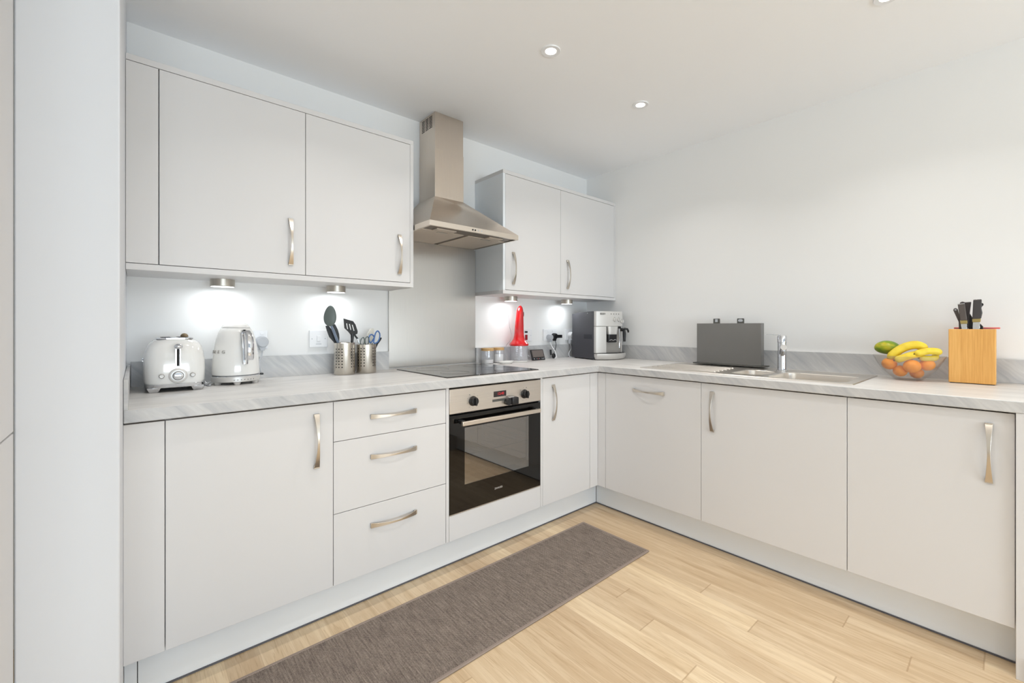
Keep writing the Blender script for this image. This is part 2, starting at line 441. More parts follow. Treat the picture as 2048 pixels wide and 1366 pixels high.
# ------------------------------------------------------------------ handles
def handle(parent, c, along, out, L=0.2, lab=None):
    """bow handle: ends fixed to the front, middle standing out; flared flat ends"""
    c = Vector(c); A = Vector(along); O = Vector(out); Wd = A.cross(O)
    rr = []; n = 22
    for i in range(n + 1):
        t = -1 + 2 * i / n
        off = 0.0045 + 0.026 * (1 - t * t); w = 0.0038 + 0.0062 * abs(t) ** 1.6; th = 0.0028
        # local tangent for section orientation
        tv = (A * (L / 2) + O * (-2 * 0.026 * t)).normalized(); nv = (O - tv * O.dot(tv)).normalized()
        p = c + A * (t * L / 2) + O * off
        rr.append([p + Wd * w + nv * th * 0.5, p + Wd * w - nv * th * 0.5, p - Wd * w - nv * th * 0.5, p - Wd * w + nv * th * 0.5])
    m = M(); m.rings(rr)
    for s_ in (-1, 1):
        e = c + A * (s_ * (L / 2 - 0.006)) + O * 0.0035
        r4 = [e + A * a * 0.006 + Wd * b * 0.0095 for a, b in ((-1, -1), (1, -1), (1, 1), (-1, 1))]
        m.rings([[p - O * 0.0036 for p in r4], [p + O * 0.0045 for p in r4]])
    return m.build('handle', NICKEL, parent, bevel=0.0006, label=lab)

# ------------------------------------------------------------------ base units
def carcassA(par, x0, x1, z1=ZU):
    m = M(); t = 0.016
    m.box(x0, x0 + t, -0.616, -0.02, ZB, z1); m.box(x1 - t, x1, -0.616, -0.02, ZB, z1)
    m.box(x0 + t, x1 - t, -0.616, -0.02, ZB, ZB + t); m.box(x0 + t, x1 - t, -0.03, -0.02, ZB + t, z1)
    return m.build('carcass', CAB, par, smooth=False)
def carcassB(par, y0, y1):
    m = M(); t = 0.016
    m.box(-0.616, -0.02, y0, y0 + t, ZB, ZU); m.box(-0.616, -0.02, y1 - t, y1, ZB, ZU)
    m.box(-0.616, -0.02, y0 + t, y1 - t, ZB, ZB + t); m.box(-0.03, -0.02, y0 + t, y1 - t, ZB + t, ZU)
    return m.build('carcass', CAB, par, smooth=False)
def doorA(par, x0, x1, z0=ZB, z1=ZT, g=0.0011, name='door', y=None):
    y = -D if y is None else y
    m = M(); m.box(x0 + g, x1 - g, y, y + 0.018, z0 + (g if z0 > ZB else 0), z1 - (g if z1 < ZT else 0))
    return m.build(name, CAB, par, bevel=0.001)
def doorB(par, y0, y1, g=0.0011):
    m = M(); m.box(-D, -D + 0.018, y0 + g, y1 - g, ZB, ZT); return m.build('door', CAB, par, bevel=0.001)
Xv, Yv, Zv = (1, 0, 0), (0, 1, 0), (0, 0, 1); oA, oB = (0, -1, 0), (-1, 0, 0)

GB = 'white handled base units under the worktop'
t = thing('base_cabinet', 'wide white base cabinet below the toaster, upright handle at its right edge', 'cabinet', (-2.449, -0.32, 0))
carcassA(t, -2.693, -2.205); d = doorA(t, -2.693, -2.205); handle(d, (-2.265, -D, 0.715), Zv, oA)
t = thing('drawer_cabinet', 'white unit of three drawers left of the oven', 'drawer unit', (-1.96, -0.32, 0))
carcassA(t, -2.205, -1.7165)
for z0, z1, zh in ((0.699, ZT, 0.7765), (0.424, 0.699, 0.6155), (ZB, 0.424, 0.3405)):
    d = doorA(t, -2.205, -1.7165, z0, z1, name='drawer'); handle(d, (-1.9635, -D, zh), Xv, oA)
t = thing('base_cabinet', 'narrow white base cabinet immediately right of the oven', 'cabinet', (-0.91, -0.32, 0))
carcassA(t, -1.110, -0.713); d = doorA(t, -1.110, -0.713); handle(d, (-1.030, -D, 0.712), Zv, oA)
t = thing('base_cabinet', 'white base cabinet with a horizontal handle, nearest the corner on the sink side', 'cabinet', (-0.32, -1.0, 0))
carcassB(t, -1.306, -0.698); d = doorB(t, -1.306, -0.698); handle(d, (-D, -1.0, 0.772), Yv, oB)
t = thing('base_cabinet', 'wide white sink cabinet, upright handle at its left edge', 'cabinet', (-0.32, -1.6, 0))
carcassB(t, -1.9191, -1.306); d = doorB(t, -1.9191, -1.306); handle(d, (-D, -1.365, 0.715), Zv, oB)
t = thing('base_cabinet', 'white base cabinet below the knife block, upright handle at its right edge', 'cabinet', (-0.32, -2.14, 0))
carcassB(t, -2.3737, -1.9191); d = doorB(t, -2.3737, -1.9191); handle(d, (-D, -2.314, 0.714), Zv, oB)
# fillers and corner post
m = M(); m.box(XL + 0.0002, -2.6940, -D, -D + 0.018, ZB, ZT)
tag(m.build('filler_panel', CAB, org=(-2.74, -D, ZB), bevel=0.001), 'narrow blank white strip between the left wall and the base cabinet', 'panel')
m = M(); m.box(-0.7115, -D, -D, -D + 0.018, ZB, ZT); m.box(-D, -D + 0.018, -0.6965, -D, ZB, ZT)
tag(m.build('corner_post', CAB, org=(-D, -D, ZB), bevel=0.001), 'white L-shaped corner post where the two runs of base units meet', 'panel')
m = M(); m.box(-0.655, -0.001, -2.3965, YE, 0, ZU - 0.0005)
tag(m.build('end_panel', CAB, org=(-0.33, -2.387, 0), bevel=0.001), 'full-height white end panel at the far right of the base units', 'panel')
# plinths with grey seal at the foot
SB = D - 0.079
t = thing('plinth', 'white plinth board under the oven-side base units, longer of the two', 'plinth', (-1.67, -SB, 0))
m = M(); m.box(XL + 0.032, -SB, -SB, -SB + 0.016, 0.006, ZB - 0.001); m.build('board', PLI, t, bevel=0.0008)
m = M(); m.box(XL + 0.001, XL + 0.030, -SB - 0.003, -SB + 0.016, 0.0005, ZB - 0.001); m.build('end_block', PLI, t, bevel=0.0008)
m = M(); m.box(XL + 0.03, -SB, -SB - 0.0025, -SB - 0.0002, 0.0005, 0.006); m.build('floor_seal', RUBBER, t, label='thin grey seal strip')
t = thing('plinth', 'white plinth board under the sink-side base units', 'plinth', (-SB, -1.47, 0))
m = M(); m.box(-SB, -SB + 0.016, YE, -SB - 0.003, 0.006, ZB - 0.001); m.build('board', PLI, t, bevel=0.0008)
m = M(); m.box(-SB - 0.0025, -SB - 0.0002, YE, -SB - 0.003, 0.0005, 0.006); m.build('floor_seal', RUBBER, t, label='thin grey seal strip')

# ------------------------------------------------------------------ oven housing + oven
t = thing('oven_housing', 'white housing framing the built-in oven, blank panel below', 'cabinet', (-1.413, -0.32, 0))
m = M(); m.box(-1.7155, -1.7005, -D, -0.02, ZB, ZU); m.box(-1.1255, -1.1105, -D, -0.02, ZB, ZU)
m.box(-1.7005, -1.1255, -0.6, -0.02, ZB, ZB + 0.016)
m.build('carcass', CAB, t, bevel=0.0008)
m = M(); m.box(-1.699, -1.127, -D, -D + 0.018, ZB, 0.2685); m.build('base_panel', CAB, t, bevel=0.001)

t = thing('oven', 'built-in steel and black glass oven below the hob', 'oven', (-1.413, -0.6, 0.27))
x0, x1 = -1.699, -1.127
m = M(); m.box(x0, x1, -0.640, -0.6, 0.7345, 0.8495); cp = m.build('control_panel', STEEL_O, t, bevel=0.002)
m = M()                                   # vent slit + inner body
m.box(x0, x1, -0.622, -0.6, 0.7275, 0.7345); m.build('vent_slot', DARKIN, t)
# cavity (open box behind the door)
m = M(); cx0, cx1, cz0, cz1, cy0, cy1 = x0 + 0.05, x1 - 0.05, 0.36, 0.70, -0.61, -0.16
m.box(cx0 - 0.01, cx0, cy0, cy1, cz0, cz1); m.box(cx1, cx1 + 0.01, cy0, cy1, cz0, cz1)
m.box(cx0, cx1, cy0, cy1, cz0 - 0.01, cz0); m.box(cx0, cx1, cy0, cy1, cz1, cz1 + 0.01); m.box(cx0, cx1, cy1, cy1 + 0.01, cz0, cz1)
m.build('oven_cavity', CAVITY, t, smooth=False)
def rack(z, n, name, mt, xa=cx0 + 0.004, xb=cx1 - 0.004):
    m = M()
    for y in (cy0 + 0.03, cy1 - 0.02): m.tube([(xa, y, z), (xb, y, z)], 0.0028, 8)
    for i in range(n):
        x = xa + (xb - xa) * i / (n - 1); m.tube([(x, cy0 + 0.03, z), (x, cy1 - 0.02, z)], 0.0016, 6)
    return m.build(name, mt, t)
rack(0.515, 22, 'wire_rack', CHROME)
m = M(); m.box(cx0 + 0.006, cx1 - 0.006, cy0 + 0.03, cy1 - 0.03, 0.405, 0.409); m.box(cx0 + 0.006, cx1 - 0.006, cy0 + 0.03, cy0 + 0.034, 0.409, 0.425)
m.build('baking_tray', STEEL_P, t)
for xa in (cx0 + 0.001, cx1 - 0.005):
    m = M()
    for z in (0.44, 0.50, 0.53, 0.56, 0.62): m.box(xa, xa + 0.004, cy0 + 0.02, cy1 - 0.02, z, z + 0.006)
    m.box(xa, xa + 0.004, cy0 + 0.02, cy0 + 0.026, 0.43, 0.63); m.box(xa, xa + 0.004, cy1 - 0.03, cy1 - 0.024, 0.43, 0.63); m.build('side_rail', CHROME, t)
# door: black glass frame around a window
wx0, wx1, wz0, wz1 = -1.615, -1.212, 0.395, 0.662
m = M(); dz0, dz1 = 0.2715, 0.7255
m.slab([x0, wx0, wx1, x1], [dz0, wz0, wz1, dz1], lambda i, j: not (i == 1 and j == 1), 0, 0.02, lambda i, j: 0, 0, 0)
m.xf(Matrix(((1, 0, 0, 0), (0, 0, 1, -0.638), (0, 1, 0, 0), (0, 0, 0, 1))))
dr = m.build('oven_door', BLACKG, t, bevel=0.001)
m = M(); m.box(wx0, wx1, -0.637, -0.634, wz0, wz1); m.build('window_pane', OVENG, dr, label='see-through oven window')
m = M(); m.box(x0, x1, -0.6395, -0.638, dz0 - 0.0015, dz0 + 0.002); m.build('door_trim', STEEL_O, dr)
hb = M(); hb.box(-1.655, -1.165, -0.684, -0.668, 0.6815, 0.7015); hm = hb.build('door_handle', STEEL_F, dr, bevel=0.002, label='brushed steel bar handle')
hb = M(); hb.box(-1.653, -1.632, -0.668, -0.638, 0.688, 0.704); hb.build('handle_bracket', BLACKP, dr, bevel=0.002); hb = M(); hb.box(-1.188, -1.167, -0.668, -0.638, 0.688, 0.704); hb.build('handle_bracket', BLACKP, dr, bevel=0.002)
text('ZANUSSI', 0.0125, face_mtx((-1.4155, -0.6383, 0.3315), (1, 0, 0), (0, 0, 1)), SILV, dr, 'lettering')
for xk in (-1.570, -1.245):
    m = M(); m.lathe([(0.0235, 0), (0.0235, 0.004), (0.0205, 0.006), (0.0195, 0.02), (0.018, 0.022)], (xk, -0.640, 0.783), 36, axis='y')
    m.box(xk - 0.0045, xk + 0.0045, -0.672, -0.66, 0.7645, 0.8015)
    m.build('control_knob', BLACKP, t, bevel=0.0008, label='round black control knob')
m = M(); m.box(-1.447, -1.368, -0.6408, -0.6398, 0.787, 0.815); m.build('display', DISP, cp)
text('12:40', 0.019, face_mtx((-1.403, -0.6409, 0.8015), (1, 0, 0), (0, 0, 1)), REDLED, cp, 'display_digits', 0.0002, 'red lit clock digits')
m = M(); m.box(-1.455, -1.372, -0.6408, -0.6398, 0.764, 0.776); m.build('button_strip', DGREY2, cp)
for xk in (-1.570, -1.245):
    m = M()
    for a in range(8):
        an = PI * (0.2 + a * 0.21) + (0.1 if xk < -1.4 else 0.5)
        m.box(xk + 0.034 * math.cos(an) - 0.0012, xk + 0.034 * math.cos(an) + 0.0012, -0.6405, -0.6399, 0.783 + 0.034 * math.sin(an) - 0.0012, 0.783 + 0.034 * math.sin(an) + 0.0012)
    xd = -1.590 if xk < -1.4 else -1.231
    m.box(xd - 0.0022, xd + 0.0022, -0.6405, -0.6399, 0.8125, 0.817)
    m.build('dial_marks', DGREY, cp)
# black safety catch stuck on the panel
t = thing('safety_catch', 'small black oven door safety catch, chrome slide on its top', 'lock', (-1.338, -0.641, 0.757))
m = M(); m.cyl((-1.366, -0.641, 0.757), 0.0165, 0.022, 'y'); m.box(-1.366, -1.345, -0.661, -0.641, 0.742, 0.772); m.build('hub', BLACKP, t, bevel=0.001)
m = M(); m.box(-1.349, -1.306, -0.670, -0.641, 0.740, 0.778); m.build('body', BLACKP, t, bevel=0.006)
m = M(); m.box(-1.366, -1.335, -0.664, -0.650, 0.778, 0.7825); m.build('slide', CHROME, t, bevel=0.001)
m = M(); m.box(-1.3055, -1.3035, -0.664, -0.650, 0.746, 0.770); m.build('side_strip', CHROME, t, bevel=0.001)

# ------------------------------------------------------------------ worktop, upstands, splashback
xs = [XL + 0.001, -0.658, -0.565, -0.100, -0.001]; ys = [-2.43, -1.915, -0.916, -0.658, -0.001]
def fill(i, j):
    if i == 0: return j == 3
    return not (i == 2 and j == 1)
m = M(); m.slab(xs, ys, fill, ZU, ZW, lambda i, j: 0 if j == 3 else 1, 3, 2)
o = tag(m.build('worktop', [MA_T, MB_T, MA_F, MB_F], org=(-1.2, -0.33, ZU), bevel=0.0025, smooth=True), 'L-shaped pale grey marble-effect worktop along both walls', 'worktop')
ZS = 0.998
def upst(x0, x1, y0, y1, mt, lab, z1=ZS):
    m = M(); m.box(x0, x1, y0, y1, ZW, z1); tag(m.build('upstand', mt, org=((x0 + x1) / 2, (y0 + y1) / 2, ZW), bevel=0.001), lab, 'upstand')
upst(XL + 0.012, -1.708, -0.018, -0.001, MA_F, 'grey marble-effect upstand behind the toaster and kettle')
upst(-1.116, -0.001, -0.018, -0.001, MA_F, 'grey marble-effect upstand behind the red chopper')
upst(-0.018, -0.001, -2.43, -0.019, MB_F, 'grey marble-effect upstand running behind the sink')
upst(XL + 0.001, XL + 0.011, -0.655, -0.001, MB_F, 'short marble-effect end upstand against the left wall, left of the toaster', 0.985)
m = M(); m.box(-1.706, -1.118, -0.009, -0.001, 0.905, 1.634)
tag(m.build('splashback', STEEL_S, org=(-1.412, -0.005, 0.905), bevel=0.001), 'brushed steel splashback panel between hob and extractor hood', 'splashback')

# ------------------------------------------------------------------ hob
t = thing('hob', 'black glass electric hob set in the worktop over the oven', 'hob', (-1.396, -0.325, ZW))
m = M(); m.box(-1.686, -1.106, -0.600, -0.070, ZW + 0.0005, ZW + 0.0045)
m.build('glass_surface', mat('hob_glass', (30, 29, 30), 0.07, coat=0.5), t, bevel=0.0012)
m = M(); m.box(-1.688, -1.104, -0.602, -0.068, ZW + 0.0001, ZW + 0.002); m.build('rim', mat('hob_edge', (70, 62, 52), 0.4, 0.5), t)
ZONE = mat('zone_print', (50, 49, 49), 0.3)
for cx, cy, r in ((-1.545, -0.21, 0.09), (-1.25, -0.20, 0.075), (-1.545, -0.44, 0.075), (-1.25, -0.43, 0.09)):
    m = M(); m.lathe([(r - 0.0012, 0), (r - 0.0012, 0.0003), (r, 0.0003), (r, 0)], (cx, cy, ZW + 0.0045), 48, False, False)
    m.build('cooking_zone', ZONE, t)

# ------------------------------------------------------------------ extractor hood
t = thing('extractor_hood', 'stainless steel chimney extractor hood over the hob', 'extractor hood', (-1.418, -0.23, 1.634))
hx0, hx1, hy = -1.6985, -1.131, -0.4585
c0, c1, cy = -1.5135, -1.3230, -0.1825
z0, z1, z2 = 1.634, 1.660, 1.872
m = M(); yb = -0.010
outer = [(hx0, yb), (hx0, hy), (hx1, hy), (hx1, yb)]; inn = [(hx0 + .012, yb - .012), (hx0 + .012, hy + .012), (hx1 - .012, hy + .012), (hx1 - .012, yb - .012)]
topq = [(c0, -0.001), (c0, cy), (c1, cy), (c1, -0.001)]
m.rings([[(x, y, z0) for x, y in inn], [(x, y, z0) for x, y in outer], [(x, y, z1) for x, y in outer]], False, False)
m.mi = 1
m.rings([[(x, y, z1) for x, y in outer], [(x, y, z2) for x, y in topq]], False, True)
m.build('canopy', [STEEL_F, STEEL_H], t, bevel=0.0008)
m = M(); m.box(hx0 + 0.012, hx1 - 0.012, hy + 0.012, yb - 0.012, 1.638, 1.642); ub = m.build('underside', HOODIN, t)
for a, b in ((-1.686, -1.4325), (-1.4045, -1.150)):
    m = M(); m.box(a, b, -0.352, -0.026, 1.6345, 1.638); f = m.build('grease_filter', FILTER, t, bevel=0.001)
    m = M(); m.box((a + b) / 2 - 0.03, (a + b) / 2 + 0.03, -0.346, -0.330, 1.6325, 1.6345); m.build('latch', STEEL_P, f, bevel=0.0008)
for a, b in ((-1.629, -1.514), (-1.300, -1.205)):
    m = M(); m.box(a, b, -0.408, -0.362, 1.632, 1.638); m.box(a + 0.01, b - 0.01, -0.402, -0.368, 1.6305, 1.632)
    m.build('hood_lamp', FILTER, t, bevel=0.001)
for i, x in enumerate((-1.447, -1.431, -1.413, -1.391)):
    m = M(); m.cyl((x, hy, 1.6465), 0.0042, 0.0025, 'y', 16); m.build('push_button', BLACKP if i < 2 else CHROME, t, label='small black hood button' if i < 2 else None)
m = M(); m.box(c0, c1, cy, -0.001, z2, 2.141); m.build('lower_chimney', STEEL_H, t, bevel=0.0008)
m = M(); m.box(c0 + 0.0015, c1 - 0.0015, cy + 0.0015, -0.001, 2.141, HC - 0.0005); uc = m.build('upper_chimney', STEEL_H, t, bevel=0.0008)
for xa in (c0 + 0.0008, c1 - 0.0018):
    m = M()
    for r in range(8):
        for q in range(3):
            z = 2.272 + r * 0.0088; y = -0.150 + q * 0.043
            m.box(xa, xa + 0.001, y, y + 0.034, z, z + 0.0042)
    m.build('vent_slots', DARKIN, uc)

# ------------------------------------------------------------------ wall units
ti = 0.022
t = thing('wall_cabinet', 'long white two-door wall cabinet above the toaster and kettle', 'cabinet', (-2.24, -0.15, U0))
a, b = XL + 0.001, -1.7016
m = M(); m.box(a, b, -DU, -0.001, U1 - ti, U1); m.box(a, b, -DU, -0.001, U0, U0 + ti); m.box(b - 0.018, b, -DU, -0.001, U0 + ti, U1 - ti)
m.box(a, b - 0.018, -0.012, -0.001, U0 + ti, U1 - ti); m.box(a, a + 0.016, -0.27, -0.012, U0 + ti, U1 - ti); m.box(a, a + 0.09, -0.272, -0.262, U0 + ti, U1 - ti)
m.build('carcass', CAB, t, bevel=0.0008)
m = M(); m.box(a, -2.699, -DU, -DU + 0.018, U0 + ti + 0.0022, U1 - ti - 0.0022); m.build('filler', CAB, t, bevel=0.0008)
for p, q, hx in ((-2.697, -2.211, -2.270), (-2.211, -1.7196, -1.779)):
    m = M(); m.box(p + 0.0011, q - 0.0011, -DU, -DU + 0.018, U0 + ti + 0.0022, U1 - ti - 0.0022); d = m.build('door', CAB, t, bevel=0.001)
    handle(d, (hx, -DU, 1.499), Zv, oA)
t = thing('wall_cabinet', 'white two-door wall cabinet in the corner right of the hood', 'cabinet', (-0.56, -0.15, U0))
a, b = -1.1146, -0.001
m = M(); m.box(a, b, -DU, -0.001, U1 - ti, U1); m.box(a, b, -DU, -0.001, U0, U0 + ti); m.mi = 1; m.box(a, a + 0.018, -DU, -0.001, U0 + ti, U1 - ti)
m.mi = 0; m.box(b - 0.018, b, -DU, -0.001, U0 + ti, U1 - ti); m.box(a + 0.018, b - 0.018, -0.012, -0.001, U0 + ti, U1 - ti)
m.build('carcass', [CAB, CABS], t, bevel=0.0008)
for p, q, hx in ((-1.0960, -0.614, -1.035), (-0.614, -0.0195, -0.547)):
    m = M(); m.box(p + 0.0011, q - 0.0011, -DU, -DU + 0.018, U0 + ti + 0.0022, U1 - ti - 0.0022); d = m.build('door', CAB, t, bevel=0.001)
    handle(d, (hx, -DU, 1.497), Zv, oA)

# under-cabinet puck lights
def light(name, typ, loc, energy, col, size, rot=(0, 0, 0), size_y=None, shape=None, spread=None):
    l = bpy.data.lights.new(name, typ); l.energy = energy; l.color = col
    if typ == 'AREA':
        l.shape = shape or 'DISK'; l.size = size
        if size_y: l.size_y = size_y
        if spread: l.spread = spread
    o = bpy.data.objects.new(name, l); C.objects.link(o); o.location = loc; o.rotation_euler = rot; return o
labs = ['round brushed steel under-cabinet light above the kettle', 'round brushed steel under-cabinet light above the utensil pots', 'round brushed steel under-cabinet light above the red chopper', 'round brushed steel under-cabinet light left of the coffee machine']
pt = None
for i, x in enumerate((-2.485, -2.020, -0.893, -0.345)):
    if pt is None:
        pt = o = thing('cabinet_light', labs[i], 'light', (x, -0.100, U0), group='lights under the wall cabinets')
        m = M(); m.lathe([(0.044, 0), (0.044, -0.029), (0.041, -0.031), (0.041, -0.0285)], (x, -0.1, U0), 40, True, False); m.build('housing', STEEL_P, o)
        m = M(); m.cyl((x, -0.1, U0 - 0.0305), 0.0405, 0.0025); m.build('lens', LEDW, o, label='lit white lens')
    else:
        o = copy_tree(pt); o.location = (x, -0.1, U0); o['label'] = labs[i]
    light('puck_lamp', 'AREA', (x, -0.1, U0 - 0.0325), 1.35, (0.93, 0.97, 1.0), 0.075)

# ------------------------------------------------------------------ ceiling downlights
labs = ['recessed ceiling downlight near the extractor hood, left one of the lit discs', 'recessed ceiling downlight nearest the corner, smaller lit disc', 'recessed ceiling downlight cut by the top edge of the picture', None]
pt = None
for i, (x, y) in enumerate(((-1.408, -1.003), (-0.718, -1.001), (-0.716, -2.059))):
    if pt is None:
        pt = o = thing('ceiling_downlight', labs[i], 'light', (x, y, HC), group='recessed ceiling downlights')
        m = M(); m.lathe([(0.023, -0.001), (0.025, -0.004), (0.041, -0.005), (0.043, -0.0005)], (x, y, HC), 44, False, False); m.build('bezel', WHITEP, o)
        m = M(); m.cyl((x, y, HC - 0.003), 0.0245, 0.0022); m.build('lens', LEDC, o, label='lit warm lens')
    else:
        o = copy_tree(pt); o.location = (x, y, HC); o['label'] = labs[i]
for x, y in ((-1.408, -1.003), (-0.718, -1.001), (-0.716, -2.059), (-1.408, -2.059), (-2.1, -1.003), (-2.1, -2.059), (-1.0, -3.2), (-2.4, -3.2), (-1.0, -4.6), (-2.4, -4.6)):  # lamps after the first three are added, unseen and unfitted, to light the room
    light('downlight_and_fill_lamp', 'AREA', (x, y, HC - 0.007), 8.2, (1.0, 0.96, 0.92), 0.045, spread=2.15)

# ------------------------------------------------------------------ sink + tap
t = thing('sink', 'stainless steel one-and-a-half bowl sink with ridged drainer', 'sink', (-0.33, -1.415, ZW))
sx0, sx1, sy0, sy1 = -0.578, -0.090, -1.925, -0.906; zt = ZW + 0.0035
small = (-0.510, -0.255, -1.545, -1.385); big = (-0.548, -0.248, -1.893, -1.578)
def rr_loop(x0, x1, y0, y1, r, z, seg=8):
    P = []
    for cx, cy, a0 in ((x1 - r, y1 - r, 0), (x0 + r, y1 - r, 90), (x0 + r, y0 + r, 180), (x1 - r, y0 + r, 270)):
        for i in range(seg + 1):
            a = math.radians(a0 + 90 * i / seg); P.append((cx + r * math.cos(a), cy + r * math.sin(a), z))
    return P
def rect_proj(P, x0, x1, y0, y1, z):
    cx, cy = (x0 + x1) / 2, (y0 + y1) / 2; out = []
    n = len(P) // 4; cor = [(x1, y1), (x0, y1), (x0, y0), (x1, y0)]
    for q in range(4):
        for i in range(n):
            out.append((cor[q][0], cor[q][1], z))
    return out
m = M()
ysx = [sy0, big[2] - 0.012, -1.562, small[3] + 0.012, sy1]
def plate(x0, x1, y0, y1, z): m._f([m.bm.verts.new(p) for p in ((x0, y0, z), (x1, y0, z), (x1, y1, z), (x0, y1, z))])
plate(sx0, sx1, ysx[3], sy1, zt); plate(sx0, sx1, sy0, ysx[1], zt)
for (bx0, bx1, by0, by1), ya, yb_ in ((big, ysx[1], ysx[2]), (small, ysx[2], ysx[3])):
    lp = rr_loop(bx0, bx1, by0, by1, 0.05, zt)
    rc = rect_proj(lp, sx0, sx1, ya, yb_, zt); m.rings([rc, lp], False, False)
    dp = 0.15 if by1 - by0 > 0.2 else 0.11
    f = lambda i, z, r: rr_loop(bx0 + i, bx1 - i, by0 + i, by1 - i, r, z)
    m.rings([lp, f(0.003, zt - 0.003, 0.048), f(0.006, zt - 0.03, 0.046), f(0.010, zt - dp + 0.02, 0.042), f(0.028, zt - dp, 0.03), f(0.06, zt - dp - 0.002, 0.012)], False, True)
# rim turned down at the edge
m.rings([rr_loop(sx0, sx1, sy0, sy1, 0.0005, zt, 1), rr_loop(sx0 - 0.004, sx1 + 0.004, sy0 - 0.004, sy1 + 0.004, 0.006, ZW + 0.0004, 1)], False, False)
bmesh.ops.remove_doubles(m.bm, verts=m.bm.verts[:], dist=1e-5)
m.build('basin', STEEL_K, t)
m = M()
for i in range(6):
    x = -0.525 + i * 0.050; m.tube([(x, -1.325 + 0.003 * i, zt), (x, -0.955, zt)], [0.006] * 2, 10)
for i in range(6):
    x = -0.525 + i * 0.050; m.sphere((x, -1.325 + 0.003 * i, zt), 0.006, seg=10, ring=6)
m.build('drainer_ridges', STEEL_K, t)
for cx, cy, z in (((big[0] + big[1]) / 2, (big[2] + big[3]) / 2, zt - 0.152), ((small[0] + small[1]) / 2, (small[2] + small[3]) / 2, zt - 0.112)):
    m = M(); m.lathe([(0.034, 0.0), (0.034, 0.003), (0.022, 0.003), (0.02, -0.001), (0.001, -0.001)], (cx, cy, z), 28, False, False); m.build('drain', CHROME, t)

tx, ty = -0.205, -1.541
t = thing('kitchen_tap', 'chrome single-lever mixer tap standing behind the sink bowls', 'tap', (tx, ty, zt + 0.0005))
m = M(); m.lathe([(0.027, 0.0006), (0.027, 0.005), (0.0225, 0.008), (0.0212, 0.02), (0.0212, 0.150)], (tx, ty, zt), 40); m.build('body', CHROME, t)
m = M(); m.lathe([(0.0205, 0), (0.0222, 0.002), (0.0222, 0.034), (0.020, 0.039), (0.001, 0.0395)], (tx, ty, zt + 0.150), 40); m.build('cartridge_cap', CHROME, t)
m = M(); m.tube([(tx, ty, zt + 0.092), (tx - 0.05, ty - 0.018, zt + 0.105), (tx - 0.150, ty - 0.056, zt + 0.133)], [0.0155, 0.0155, 0.0145], 24)
m.tube([(tx - 0.138, ty - 0.052, zt + 0.131), (tx - 0.140, ty - 0.052, zt + 0.112)], 0.0115, 20); m.build('spout', CHROME, t)
m = M(); m.prism([(tx - 0.010, ty + 0.01), (tx - 0.0045, ty + 0.078), (tx + 0.0045, ty + 0.078), (tx + 0.010, ty + 0.01)], 2, 0, 0.004)
bmesh.ops.rotate(m.bm, verts=m.bm.verts[:], cent=(tx, ty, 0), matrix=Matrix.Rotation(0.03, 3, 'X')); bmesh.ops.translate(m.bm, verts=m.bm.verts[:], vec=(0, 0, zt + 0.1895))
m.build('lever', CHROME, t, bevel=0.001)

# ------------------------------------------------------------------ wall plates
def plateA(name, x0, x1, z0, z1, lab, cat):
    t = thing(name, lab, cat, ((x0 + x1) / 2, 0, (z0 + z1) / 2))
    m = M(); m.box(x0, x1, -0.009, -0.0005, z0, z1); m.build('face_plate', WHITEP, t, bevel=0.002); return t
def screws(t, xs_, z):
    for x in xs_:
        m = M(); m.cyl((x, -0.009, z), 0.0026, 0.0006, 'y', 14); m.build('screw', GREYP, t)
t = plateA('light_switch', -2.118, -2.032, 1.033, 1.119, 'white single fused switch on the wall left of the utensil pots', 'switch')
m = M(); m.box(-2.0835, -2.0665, -0.0125, -0.009, 1.063, 1.092); m.build('rocker', WHITEP, t, bevel=0.002)
m = M(); m.box(-2.088, -2.062, -0.0095, -0.009, 1.048, 1.051); m.build('fuse_slot', GREYP, t); screws(t, (-2.106, -2.044), 1.076)
t = plateA('wall_socket', -2.446, -2.299, 1.033, 1.119, 'white double socket half hidden behind the kettle', 'socket'); screws(t, (-2.306,), 1.076)
m = M(); m.box(-2.33, -2.316, -0.012, -0.009, 1.10, 1.113); m.build('rocker', WHITEP, t, bevel=0.001)
t = plateA('cooker_switch', -0.745, -0.618, 1.030, 1.116, 'white cooker switch with red rocker beside the red chopper', 'switch')
m = M(); m.box(-0.687, -0.664, -0.0135, -0.009, 1.040, 1.078); m.build('rocker', DRED, t, bevel=0.002, label='dark red rocker')
m = M(); m.box(-0.689, -0.662, -0.0115, -0.009, 1.092, 1.104); m.build('indicator', BLACKP, t, bevel=0.002, label='dark red-black indicator window')
screws(t, (-0.630,), 1.073)
t = plateA('wall_socket', -0.502, -0.363, 1.030, 1.117, 'white double socket holding a white plug and a black plug', 'socket')
for x in (-0.455, -0.405):
    m = M(); m.box(x - 0.006, x + 0.006, -0.012, -0.009, 1.095, 1.109); m.build('rocker', WHITEP, t, bevel=0.001)
t = plateA('wall_socket', -0.262, -0.120, 1.030, 1.117, 'white socket partly hidden behind the coffee machine', 'socket')
m = M(); m.box(-0.232, -0.220, -0.012, -0.009, 1.095, 1.109); m.build('rocker', WHITEP, t, bevel=0.001)
def plug(x, z, mt, lab, r=0.026, d=0.036):
    t = thing('power_plug', lab, 'plug', (x, -0.0095, z))
    m = M(); m.lathe([(r, 0), (r, d * 0.6), (r * 0.86, d), (r * 0.2, d)], (x, -0.0095, z), 28, axis='y', sy=1.0)
    m.prism([(x - r * 0.72, z - 0.01), (x + r * 0.72, z - 0.01), (x + r * 0.3, z - r - 0.014), (x - r * 0.3, z - r - 0.014)], 1, -0.0095 - d * 0.75, -0.0095)
    m.build('plug_body', mt, t, bevel=0.0015); return t
